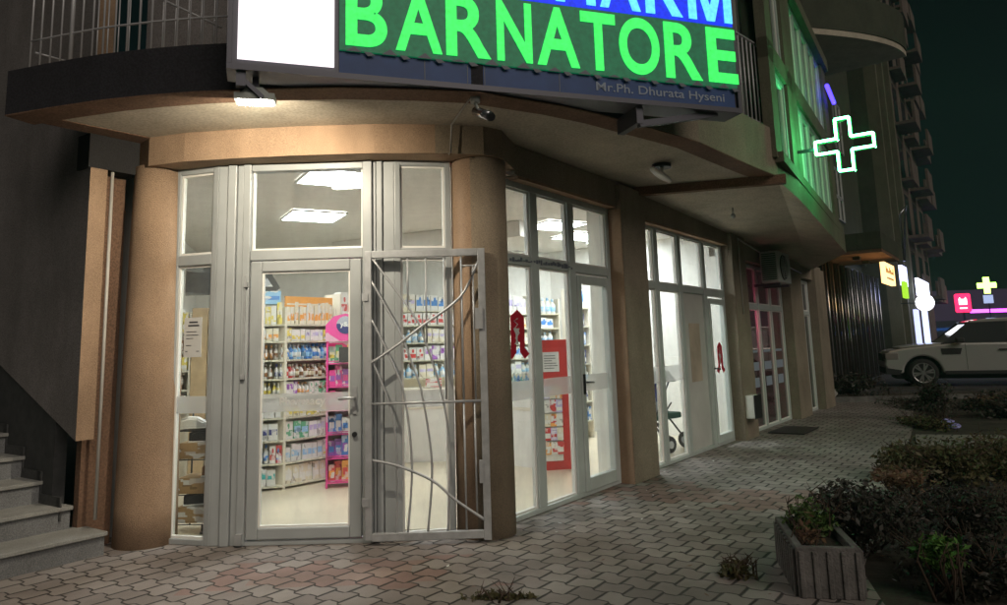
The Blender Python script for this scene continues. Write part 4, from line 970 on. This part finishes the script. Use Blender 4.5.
def leafmat(name, a, b2, r=.6):
    m, t, b = nt(name); oi = t.nodes.new('ShaderNodeNewGeometry')
    t.links.new(ramp(t, oi.outputs['Random Per Island'], [(0, a), (1, b2)]), b.inputs['Base Color']); b.inputs['Roughness'].default_value = r; return m
LM = dict(dark=leafmat('dark_purple_green_leaf', (.018, .022, .012), (.05, .04, .032)), green=leafmat('green_leaf', (.04, .09, .02), (.09, .15, .03)),
          olive=leafmat('olive_leaf', (.05, .05, .015), (.12, .10, .04)), lush=leafmat('lush_leaf', (.05, .13, .02), (.11, .24, .04)), dry=leafmat('dry_leaf', (.14, .07, .04), (.2, .13, .07)), twig=None)
M['twig'] = plain('twig', (.07, .045, .03), .9)
def leaves(g, c, r, n, sz, rnd, shell=.45, up=0):
    for _ in range(n):
        while True:
            p = Vector((rnd.uniform(-1, 1), rnd.uniform(-1, 1), rnd.uniform(-.6, 1)))
            if p.length < 1: break
        if p.length < shell: p = p.normalized()*rnd.uniform(shell, 1)
        p = Vector((c[0]+p.x*r[0], c[1]+p.y*r[1], max(.01, c[2]+p.z*r[2])))
        a = Vector((rnd.gauss(0, 1), rnd.gauss(0, 1), rnd.gauss(up, .8))).normalized(); b2 = a.cross(Vector((rnd.gauss(0, 1), rnd.gauss(0, 1), rnd.gauss(0, 1)))).normalized()
        l = sz*rnd.choice((.5, .7, 1, 1.2, 1.7))*rnd.uniform(.8, 1.2); w = l*.42
        i = [g.av(p-a*l/2), g.av(p+b2*w/2), g.av(p+a*l/2), g.av(p-b2*w/2)]; g.face(i)
def bush(name, c, r, n, sz, leaf, label, cat='bush', seed=1, clumps=7, group=None, stems=16):
    rnd = random.Random(seed); t = thing(name, label, cat, (c[0], c[1], 0), 0, group)
    g = MB()
    for k in range(clumps):
        a = rnd.uniform(0, 2*PI); d = rnd.uniform(0, .65)
        cc_ = (c[0]+math.cos(a)*d*r[0], c[1]+math.sin(a)*d*r[1], c[2]+rnd.uniform(-.3, .35)*r[2]); s_ = rnd.uniform(.35, .6)
        leaves(g, cc_, (r[0]*s_, r[1]*s_, r[2]*s_), n//clumps, sz, rnd)
    leaves(g, c, r, n//8, sz, rnd, .7)
    obj('foliage', g, LM[leaf], t, fixn=False)
    g = MB()
    for k in range(stems):
        a = rnd.uniform(0, 2*PI); e = Vector((c[0]+math.cos(a)*r[0]*.8, c[1]+math.sin(a)*r[1]*.8, c[2]+r[2]*rnd.uniform(.1, .9))); b0 = Vector((c[0]+rnd.uniform(-.1, .1), c[1]+rnd.uniform(-.1, .1), 0))
        mid = b0.lerp(e, .5)+Vector((rnd.uniform(-.06, .06), rnd.uniform(-.06, .06), .05)); g.tube([b0, mid, e], [.009, .006, .0025], 5)
        for q in range(3):
            f_ = mid.lerp(e, rnd.random()); g.tube([f_, f_+Vector((rnd.uniform(-.14, .14), rnd.uniform(-.14, .14), rnd.uniform(.02, .16)))*max(r)*2], [.004, .0015], 4)
    obj('stem', g, 'twig', t)
    return t
bush('planter_shrub', (1.99, 5.02, .31), (.16, .24, .15), 1500, .035, 'green', 'low green shrub growing in the ribbed concrete planter', 'plant', 4)
bush('planter_twig', (1.87, 4.76, .29), (.10, .13, .15), 140, .03, 'dry', 'thin reddish twiggy plant at the front of the concrete planter', 'plant', 6, 4, stems=10)
bush('weed_tuft', (1.48, 4.95, .03), (.13, .12, .07), 420, .04, 'olive', 'weed tuft growing from the pavers left of the planter', 'weed', 5, 5)
bush('dark_bush', (2.55, 5.45, .20), (.42, .46, .27), 6000, .036, 'dark', 'big dark leafy bush just right of the concrete planter', 'bush', 11, 12)
bush('dark_bush', (3.40, 5.75, .16), (.48, .48, .26), 4500, .036, 'dark', 'dark bush at the right edge beyond the big bush', 'bush', 12, 10)
bush('dark_bush', (2.85, 4.65, .10), (.55, .42, .20), 4000, .036, 'dark', 'low dark bush in the bottom right corner', 'bush', 13, 10)
bush('edge_scrub', (6.9, 12.3, .06), (.3, .9, .12), 1500, .045, 'olive', 'thin scrub along the far edge of the pavers left of the violet bag', 'bush', 33, 8)
bush('edge_scrub', (8.6, 15.6, .06), (.6, 1.3, .14), 1800, .055, 'dark', 'dark scrub along the paver edge below the car bonnet', 'bush', 34, 8)
bush('bright_weed', (2.52, 4.45, .24), (.15, .14, .12), 600, .045, 'lush', 'bright green weed catching light in the bottom right corner', 'weed', 14, 5)
bush('olive_bush', (4.45, 7.75, .18), (.62, .62, .28), 7000, .045, 'olive', 'olive scrubby bush at the garden edge in the middle right', 'bush', 15, 10)
bush('olive_bush', (5.35, 7.9, .2), (.6, .6, .3), 4500, .045, 'olive', 'flatter scrubby bush by the right picture edge', 'bush', 16, 9)
bush('dry_plant', (3.75, 7.15, .14), (.32, .3, .16), 1300, .04, 'dry', 'reddish dry plant left of the olive bush', 'plant', 17, 6)
bush('round_bush', (7.55, 13.0, .35), (.38, .38, .42), 3500, .05, 'dark', 'dark round bush standing above the violet plastic bag', 'bush', 18, 8)
bush('low_hedge', (8.7, 18.4, .28), (.95, .4, .36), 4500, .07, 'dark', 'low dark hedge at the far end of the paved path', 'hedge', 19, 9)
bush('scrub', (9.2, 13.4, .18), (1.0, .8, .32), 4200, .06, 'dark', 'dark scrub spreading below the silver car', 'bush', 20, 9)
bush('scrub', (10.0, 14.8, .12), (.8, .6, .22), 2500, .06, 'dry', 'brownish scrub close to the silver car', 'bush', 21, 7)
bush('leaf_tuft', (-.08, 4.66, .0), (.26, .05, .05), 420, .035, 'olive', 'small weeds growing between pavers at the bottom centre', 'weed', 22, 8, stems=4)
g = MB(); rnd = random.Random(9)
for k in range(5200):
    x = rnd.uniform(2.2, 12); y = rnd.uniform(3.5, 17.3)
    if (x-1.9)*.814-(y-3.9)*.581 < .35 or x > 2+y*.75: continue
    if 8.9+ (12-x)*.24 < y < 10.3+(12-x)*.24 and x > 5.8: continue
    for q in range(3):
        a = rnd.uniform(0, 2*PI); h = rnd.uniform(.03, .1); xx, yy = x+rnd.uniform(-.05, .05), y+rnd.uniform(-.05, .05)
        g.face([g.av((xx, yy, -.01)), g.av((xx+.012*math.cos(a), yy+.012*math.sin(a), -.01)), g.av((xx+rnd.uniform(-.05, .05), yy+rnd.uniform(-.05, .05), h))])
go = obj('ground_cover', g, LM['olive'], None, fixn=False); go['kind'] = 'stuff'; go['label'] = 'sparse low weeds covering the garden soil'; go['category'] = 'weeds'
g = MB(); rnd = random.Random(12)
for k in range(420):
    x = rnd.uniform(-3.2, 5.5); y = rnd.uniform(4.4, 13)
    if (x-.03)*.814-(y-6.48)*.581 < .12 or y < 4.3 or (x-1.9)*.814-(y-3.9)*.581 > .5: continue
    if x < -.1 and y > 5.75: continue
    a = rnd.uniform(0, 2*PI); l = rnd.uniform(.006, .026); w = l*.5; ca, sa = math.cos(a), math.sin(a)
    g.face([g.av((x-l*ca, y-l*sa, .004)), g.av((x+w*sa, y-w*ca, .006)), g.av((x+l*ca, y+l*sa, .012)), g.av((x-w*sa, y+w*ca, .008))], rnd.choice((0, 0, 1)))
lf_ = obj('leaf_litter', g, [LM['dry'], 'paper'], None, fixn=False); lf_['kind'] = 'stuff'; lf_['label'] = 'dry leaf bits and scraps scattered over the pavers'; lf_['category'] = 'litter'
# joint weeds / debris bits: pale stones
rnd = random.Random(31)
def stone(x, y, r, lab, s): 
    g = MB(); g.blob((x, y, r[2]*.6), r, s, 0, 2); tag(obj('stone', g, 'stone', None, loc=(x, y, 0)), lab, 'stone')
stone(7.75, 18.2, (.42, .25, .22), 'large pale stone block beside the last shop pillar', 3)
stone(3.45, 6.45, (.10, .08, .06), 'pale lump of rubble lit behind the big dark bush', 4); stone(3.75, 6.55, (.12, .1, .05), 'wider flat rubble lump right of the big dark bush', 5)
stone(6.3, 9.6, (.18, .12, .07), 'flat pale stone lying near the cross path', 6); stone(9.1, 12.1, (.22, .14, .09), 'pale stone in the scrub below the car', 7)
g = MB(); g.blob((7.15, 12.05, .07), (.12, .07, .09), 8, 0, 2); g.blob((7.24, 12.0, .04), (.10, .06, .05), 9, 0, 2)
tag(obj('plastic_bag', g, 'bluebag', None, loc=(7.2, 12.05, 0)), 'crumpled violet plastic bag lying on the ground by the dark round bush', 'plastic bag')

# ------------------------------------------------------------------ silver car
fV = ((11.56, 22.32, -.02), math.radians(-22))
CAR = thing('parked_car', 'silver boxy off-roader parked side-on at the right edge', 'car', fV[0], fV[1])
m, t, b = nt('silver_car_paint'); b.inputs['Base Color'].default_value = (.62, .62, .60, 1); b.inputs['Metallic'].default_value = .55; b.inputs['Roughness'].default_value = .32; b.inputs['Coat Weight'].default_value = .6; M['car'] = m
M['tyre'] = plain('tyre_rubber', (.018, .018, .018), .85); M['rim'] = plain('alloy_rim', (.42, .42, .42), .35, metal=.7)
M['carglass'] = plain('car_window', (.05, .055, .06), .06); M['trimblack'] = plain('black_trim', (.025, .025, .026), .6)
def arch(cx, r, z0, n=14): return [(cx+r*math.cos(PI-PI*k/n), z0+r*math.sin(PI-PI*k/n)) for k in range(n+1)]
low = [(.06, .42), (.30, .36)]+arch(.93, .47, .36)+arch(3.75, .47, .36)+[(4.55, .36), (4.78, .5), (4.80, 1.0), (4.76, 1.14), (1.78, 1.16), (1.35, 1.13), (.5, 1.05), (.14, .98), (.05, .86), (.0, .6)]
g = MB(*fV); g.vprism(low, 0, 1.9); body = obj('body', g, 'car', CAR, bevel=.05)
# greenhouse: tapered cabin
def cabin(g, lowp, topp, inset_, mi=0):
    a = [g.av((x, .04, z)) for x, z in lowp]+[g.av((x, 1.86, z)) for x, z in lowp[::-1]]
    tp = [g.av((x, .04+inset_, z)) for x, z in topp]+[g.av((x, 1.86-inset_, z)) for x, z in topp[::-1]]
    n = len(a); g.face(tp, mi)
    for i in range(n): g.face([a[i], a[(i+1) % n], tp[(i+1) % n], tp[i]], mi)
g = MB(*fV); cabin(g, [(1.42, 1.13), (4.72, 1.13)], [(2.22, 1.74), (4.50, 1.76)], .17); obj('cabin', g, 'carglass', CAR, bevel=.03)
g = MB(*fV); a = [(2.12, 1.72), (2.5, 1.79), (3.5, 1.82), (4.58, 1.77)]
g.vprism([(x, z) for x, z in a]+[(4.56, 1.72), (2.2, 1.69)], .18, 1.72); obj('roof', g, 'car', CAR, bevel=.03)
for yb, yt in ((.03, .20), (1.87, 1.70)):
    g = MB(*fV)
    for x0, x1, w in ((1.40, 2.18, .07), (2.95, 3.0, .09), (3.95, 4.0, .09), (4.70, 4.52, .12)):
        i = [g.av((x0, yb, 1.12)), g.av((x0+w, yb, 1.12)), g.av((x1+w, yt, 1.75)), g.av((x1, yt, 1.75))]; k2 = .03 if yb < 1 else -.03
        j = [g.av((x0, yb+k2, 1.12)), g.av((x0+w, yb+k2, 1.12)), g.av((x1+w, yt+k2, 1.75)), g.av((x1, yt+k2, 1.75))]
        g.face(i); g.face(j); 
        for q in range(4): g.face([i[q], i[(q+1) % 4], j[(q+1) % 4], j[q]])
    obj('window_pillar', g, 'trimblack', CAR)
g = MB(*fV); g.vprism([(.4, 1.06), (1.40, 1.13), (1.45, 1.17), (.8, 1.13), (.42, 1.08)], .08, 1.82); obj('bonnet', g, 'car', CAR, bevel=.02)
g = MB(*fV); g.vprism([(1.42, .86), (1.85, .86), (1.90, 1.02), (1.40, 1.02)], -.012, .003); obj('fender_vent', g, 'trimblack', CAR)
g = MB(*fV); g.vprism([(.02, .35), (.34, .32), (.42, .45), (.02, .52)], -.01, 1.91); obj('bumper_trim', g, 'trimblack', CAR)
g = MB(*fV); g.box(1.45, 3.25, -.008, .05, .33, .42); obj('sill_trim', g, 'trimblack', CAR)
for x in (1.98, 3.02, 4.02):
    g = MB(*fV); g.box(x, x+.008, -.003, .004, .45, 1.13); obj('door_gap', g, 'trimblack', CAR)
for x in (2.75, 3.75):
    g = MB(*fV); g.box(x, x+.2, -.04, -.015, .95, .985); g.box(x, x+.02, -.015, .0, .95, .985); g.box(x+.18, x+.2, -.015, .0, .95, .985); obj('door_handle', g, 'trimblack', CAR)
for y in (-.008, 1.55):
    g = MB(*fV); g.box(.03, .36, y, y+.358 if y > 1 else .35, .74, .92); obj('headlight', g, plain('headlight_lens', (.32, .30, .28), .12, metal=.3), CAR, bevel=.02)
g = MB(*fV); g.box(-.01, .05, .4, 1.5, .70, .92); obj('grille', g, 'trimblack', CAR)
g = MB(*fV); g.box(1.75, 1.95, -.22, -.03, 1.16, 1.30); obj('mirror', g, 'trimblack', CAR, bevel=.03)
for cx in (.93, 3.75):
    for y0 in (.02, 1.66):
        g = MB(*fV); g.lathe((cx, y0, .37), [(.28, 0), (.36, .01), (.385, .05), (.385, .18), (.36, .22), (.28, .23)], 32, axis='y'); g.v = g.v; w = obj('wheel', g, 'tyre', CAR)
        g = MB(*fV); yy = y0-.012 if y0 < 1 else y0+.24
        g.lathe((cx, yy, .37), [(.275, 0), (.275, .012), (.245, .012), (.245, 0), (.275, 0)], 32, axis='y', caps=False); g.lathe((cx, yy, .37), [(.06, 0), (.06, .014)], 16, axis='y')
        for k in range(6):
            an = k*PI/3+.2
            for da in (-.16, .16): g.bar((cx+.05*math.cos(an), yy+.006, .37+.05*math.sin(an)), (cx+.26*math.cos(an+da), yy+.006, .37+.26*math.sin(an+da)), .045, .014)
        obj('rim', g, 'rim', w)
g = MB(*fV); g.box(.3, 4.6, .27, 1.63, .2, .95); obj('underbody', g, 'trimblack', CAR)

CAR.matrix_basis = Matrix.Translation(Vector(fV[0])) @ Matrix.Rotation(fV[1], 4, 'Z') @ Matrix.Scale(1.08, 4)
# ------------------------------------------------------------------ neighbouring buildings further along the street
M['b2'] = stucco('greenish_plaster', (.07, .075, .05), 40, .3)
M['b3'] = stucco('pinkish_plaster', (.19, .145, .125), 30, .3)
M['polish'] = plain('polished_dark_cladding', (.05, .04, .04), .15, metal=.4)
f2b = ((9.75, 21.9, -.02), AU)
B2 = thing('neighbour_building', 'dark building next door with glossy pillared shop front and curved balcony', 'building', (9.75, 21.9, 0))
g = MB(*f2b); g.box(.0, 12, .6, 6, 4.6, 17); g.box(0, 12, .8, 6, .0, 4.6); obj('wall', g, 'b2', B2)
for k in range(11):
    s = .05+k*.98
    g = MB(*f2b); g.box(s, s+.28, .0, .35, 0, 3.9); obj('pillar', g, 'polish', B2)
    g = MB(*f2b); g.tube([(s+.3, -.03, 0), (s+.3, -.03, 3.9)], .03, 8); g.tube([(s-.03, .1, 0), (s-.03, .1, 3.9)], .02, 8); obj('steel_edge', g, 'chrome', B2)
    g = MB(*f2b); g.box(s+.36, s+.9, .2, .23, .1, 3.8); obj('shop_pane', g, 'darkglass', B2)
for k, c in enumerate(('pink', 'lime', 'pink', 'pink')):
    s = 1.4+k*2.1; g = MB(*f2b); z = (2.0, 1.4, 2.1, 1.2)[k]; g.box(s, s+.28, .32, .35, z, z+(.16 if k % 2 == 0 else .8))
    e = emis('shop_glow_'+c, (1, .15, .35) if c == 'pink' else (.4, 1, .1), 1.2)
    tag(obj('shop_sign_light', g, e, None, loc=(f2b[0][0]+s*.58, f2b[0][1]+s*.81, z)), ('small pink lit sign nearest the pharmacy in the glossy shop front', 'thin lime lit strip in the glossy shop front', 'small pink lit sign in the middle of the glossy shop front', 'tall pink lit strip at the far side of the glossy shop front')[k], 'lit sign')
g = MB(*f2b); g.box(-.3, 3.3, -1.7, .8, 3.9, 4.0); cn = obj('canopy', g, 'orange_trim', B2)
g = MB(*f2b); g.box(-.31, 3.31, -1.71, .8, 4.001, 4.5); obj('canopy_parapet', g, 'b2', B2)
for s in (.4, 2.0):
    g = MB(*f2b); g.box(s, s+.25, -1.0, -.8, 3.80, 3.899); obj('ceiling_spot', g, 'black', B2)
g = MB(*f2b); g.box(-.2, 1.7, -1.72, -1.6, 3.02, 3.62); sgo = obj('orange_sign', g, emis('orange_sign_face', (1, .58, .22), 2.6), None, loc=FW(20, 0, 3.0)); tag(sgo, 'warm orange-yellow lit sign hanging under the canopy of the glossy shop', 'sign')
g = MB(*f2b)
for k in range(7): g.box(-.05+k*.22, .08+k*.22, -1.73, -1.722, 3.32, 3.50-(k % 3)*.05)
for k in range(5): g.box(.0+k*.27, .2+k*.27, -1.73, -1.722, 3.14, 3.2)
obj('sign_print', g, 'p_orange', sgo)
g = MB(*f2b); g.box(4.0, 4.8, -1.7, -1.6, 2.75, 3.3); tag(obj('lime_sign', g, emis('lime_sign_face', (.5, 1, .05), .8), None, loc=FW(24, 0, 2.7)), 'narrow lime lit blade sign right of the orange sign', 'sign')
# windows upstairs, curved balcony, railing
for s, z in ((1.2, 6.0), (1.2, 9.3), (4.3, 6.0), (6.4, 6.0), (7.6, 9.0)):
    window(f2b, s, s+1.5, z, z+2.1, mull=(s+.75,), fw=.08, mw=.08, y=.55, glass='darkglass', parent=B2, trans=z+.9)
g = MB(*f2b); g.prism([(0, .6)]+[(.2+5.2*k/12, .6-3.0*math.sin(PI*.5*k/12)) for k in range(1, 13)]+[(5.6, .6)], 11.4, 11.6); obj('balcony_slab', g, 'soffit', B2)
g = MB(*f2b); g.prism([(0, .58)]+[(.2+5.2*k/12, .58-3.02*math.sin(PI*.5*k/12)) for k in range(1, 13)]+[(5.3, .58)], 11.61, 12.9); obj('balcony_parapet', g, 'b2', B2)
g = MB(*f2b); g.tube([(7.4, -1.4, 4.26), (7.4, -1.4, 6.0), (8.2, -1.6, 6.5), (9.1, -1.4, 6.2), (9.3, -1.2, 4.4)], .04, 8); obj('railing_loop', g, 'chrome', B2)
g = MB(*f2b); g.lathe((1.6, -.1, 11.2), [(.05, 0), (.12, .05), (.12, .15), (.05, .19)], 12); obj('balcony_lamp', g, 'ac', B2)

f3b = ((17.0, 32.0, -.02), AU)
B3 = thing('apartment_tower', 'tall pinkish apartment tower with stepped balconies against the night sky', 'building', (17, 32, 0))
g = MB(*f3b); g.box(0, 5.5, 0, 9, 0, 30); obj('wall', g, 'b2', B3)
g = MB(*f3b); g.box(5.5, 15, -.4, 9, 0, 25); g.box(15, 19, -.1, 9, 0, 22); obj('wall', g, 'b3', B3)
for fl in range(8):
    z = 3.4+fl*3.0
    for s in (6.2, 9.6, 12.8):
        g = MB(*f3b); off = -1.35 if (fl+int(s)) % 2 else -.95
        if z > 24: continue
        g.box(s, s+2.4, off, -.4, z, z+.15); g.box(s, s+2.4, off, off+.12, z+.16, z+1.15); obj('balcony', g, 'b3', B3)
        g = MB(*f3b); g.box(s+.4, s+2.0, -.42, -.405, z+.3, z+2.4); obj('window', g, 'carglass', B3)
    for s in (.6, 2.9):
        g = MB(*f3b); g.box(s, s+1.5, -.02, -.004, z+.4, z+2.3); obj('window', g, 'carglass', B3)
    g = MB(*f3b); g.box(15.3, 17.8, -1.0, -.1, z, z+.15); g.box(15.3, 17.8, -1.0, -.9, z+.16, z+1.1); obj('balcony', g, 'b3', B3)
g = MB(*f3b)
for s in (.0, 2.4, 4.9): g.box(s, s+.35, -.5, 0, 0, 30)
obj('pier', g, 'beige_dim', B3)
# shop fronts at street level of the tower: lit panels, round lamp, red sign, far cross
def litbox(name, s, L, off, z0, z1, c, k, lab, cat='sign', fr=f3b):
    g = MB(*fr); g.box(s, s+L, off-.12, off, z0, z1); return tag(obj(name, g, emis(name+'_glow', c, k), None, loc=(fr[0][0]+.58*s, fr[0][1]+.81*s, z0)), lab, cat)
litbox('shop_light', -3.0, 1.5, -.9, 3.5, 4.3, (.55, .6, 1), 3, 'blue-white lit shop board left above the round lamp')
litbox('fascia_light', 2.2, 4.6, -.9, 3.3, 4.1, (.7, .75, 1), 3.2, 'long blue-white lit fascia board beyond the round lamp')
litbox('shop_window_light', 3.0, 1.2, -.6, .3, 2.7, (.55, .6, 1), 1.4, 'blue lit shop window above the car bonnet, nearer one', 'lit window')
litbox('shop_window_light', 5.4, 1.6, -.7, .3, 2.7, (.55, .65, 1), 1.6, 'blue lit shop window above the car bonnet, farther one', 'lit window')
def blade(x, y, z): return ((x, y, 0), math.radians(-18))
RL_ = thing('round_lamp_sign', 'round white glowing lamp sign above the silver car bonnet', 'lamp sign', (17.4, 29.9, 2.4))
fr = blade(17.45, 30, 0); g = MB(*fr); g.lathe((0, -.08, 2.80), [(.30, 0), (.34, .03), (.34, .13), (.30, .16)], 30, axis='y'); obj('disc', g, emis('round_lamp_glow', (.92, .95, 1), 3), RL_)
g = MB(*fr); g.box(-.9, -.34, -.03, .03, 2.78, 2.82); obj('arm', g, 'black', RL_)
RD = thing('red_sign', 'red rounded lit sign with a white emblem, hanging over the far street', 'sign', (28.4, 45, 2.8))
fr = ((28.5, 45, 0), math.radians(-25))
g = MB(*fr); g.vprism([(-.42, 2.85), (-.34, 2.78), (.34, 2.78), (.42, 2.85), (.42, 3.86), (.34, 3.93), (-.34, 3.93), (-.42, 3.86)], -.08, .08); obj('box', g, emis('red_sign_glow', (1, .02, .10), 2.2), RD)
g = MB(*fr); g.vprism([(-.22, 3.25), (.22, 3.25), (.22, 3.6), (.15, 3.72), (.08, 3.6), (-.08, 3.6), (-.15, 3.72), (-.22, 3.6)], -.10, -.085); g.box(-.2, .2, -.10, -.085, 3.0, 3.08); obj('emblem', g, emis('white_emblem_glow', (1, .85, .85), 2.2), RD)
g = MB(*fr); g.box(-.05, .05, -.04, .04, 0, 2.78); obj('post', g, 'black', RD)
fr = ((30.1, 45, 0), math.radians(-25)); FC = thing('far_cross_sign', 'small lime green lit cross far down the street at the right edge', 'sign', (30.1, 45, 2.2))
g = MB(*fr); g.box(-.16, .16, -.06, .06, 3.9, 4.9); g.box(-.5, -.161, -.06, .06, 4.24, 4.56); g.box(.161, .5, -.06, .06, 4.24, 4.56); obj('cross', g, emis('lime_cross_glow', (.45, 1, .12), 6), FC)
em_ = emis('pale_panel_glow', (.5, .6, .95), .8)
for z in (3.3, 1.9):
    g = MB(*fr); g.box(-.25, .25, -.06, .06, z, z+.5); obj('lit_panel', g, em_, FC)
g = MB(*fr); g.box(-.03, .03, -.03, .03, 0, 3.85); obj('post', g, 'black', FC)
g = MB((29.2, 45.3, 0), 0); g.box(0, 6, 0, .2, 2.75, 2.95); tag(obj('violet_neon', g, emis('violet_neon_glow', (.75, .08, 1), 4), None, loc=(29.2, 45.3, 2.7)), 'long violet neon tube far down the street', 'neon tube')
g = MB((27.8, 44, 0), 0); g.box(0, 8, 0, .2, 1.78, 1.95); tag(obj('blue_neon', g, emis('blue_strip_glow', (.02, .25, 1), 4), None, loc=(27.8, 44, 1.7)), 'long blue neon strip low over the car roof', 'neon tube')
B4 = thing('street_end_building', 'low dim building closing the far end of the street', 'building', (30, 52, 0))
g = MB((22, 52, 0), -.1); g.box(0, 60, 0, 10, 0, 4.5); obj('wall', g, plain('dusky_violet_wall', (.10, .08, .13), .9), B4)
for k in range(6):
    g = MB((22, 52, 0), -.1); g.box(3+k*4.2, 5.6+k*4.2, -.08, -.01, .6, 2.4); obj('window', g, 'carglass', B4)
print('COUNTS', CNT, 'objects', len(bpy.data.objects))

# thin haze added for lamp glow round the whole scene, the sky outside it
g = MB(); g.box(-30, 90, -8, 100, -1.2, 34)
hz = bpy.data.materials.new('added_glow_haze'); hz.use_nodes = True; t = hz.node_tree; t.nodes.clear()
o_ = t.nodes.new('ShaderNodeOutputMaterial'); pv = t.nodes.new('ShaderNodeVolumePrincipled'); pv.inputs['Density'].default_value = .0014; pv.inputs['Color'].default_value = (.45, .95, .8, 1); pv.inputs['Anisotropy'].default_value = .3
t.links.new(pv.outputs[0], o_.inputs['Volume'])
ho = obj('haze', g, hz, None); ho['kind'] = 'stuff'; ho['label'] = 'thin added haze giving glow round the lit signs'; ho['category'] = 'haze'
C.cycles.volume_bounces = 0
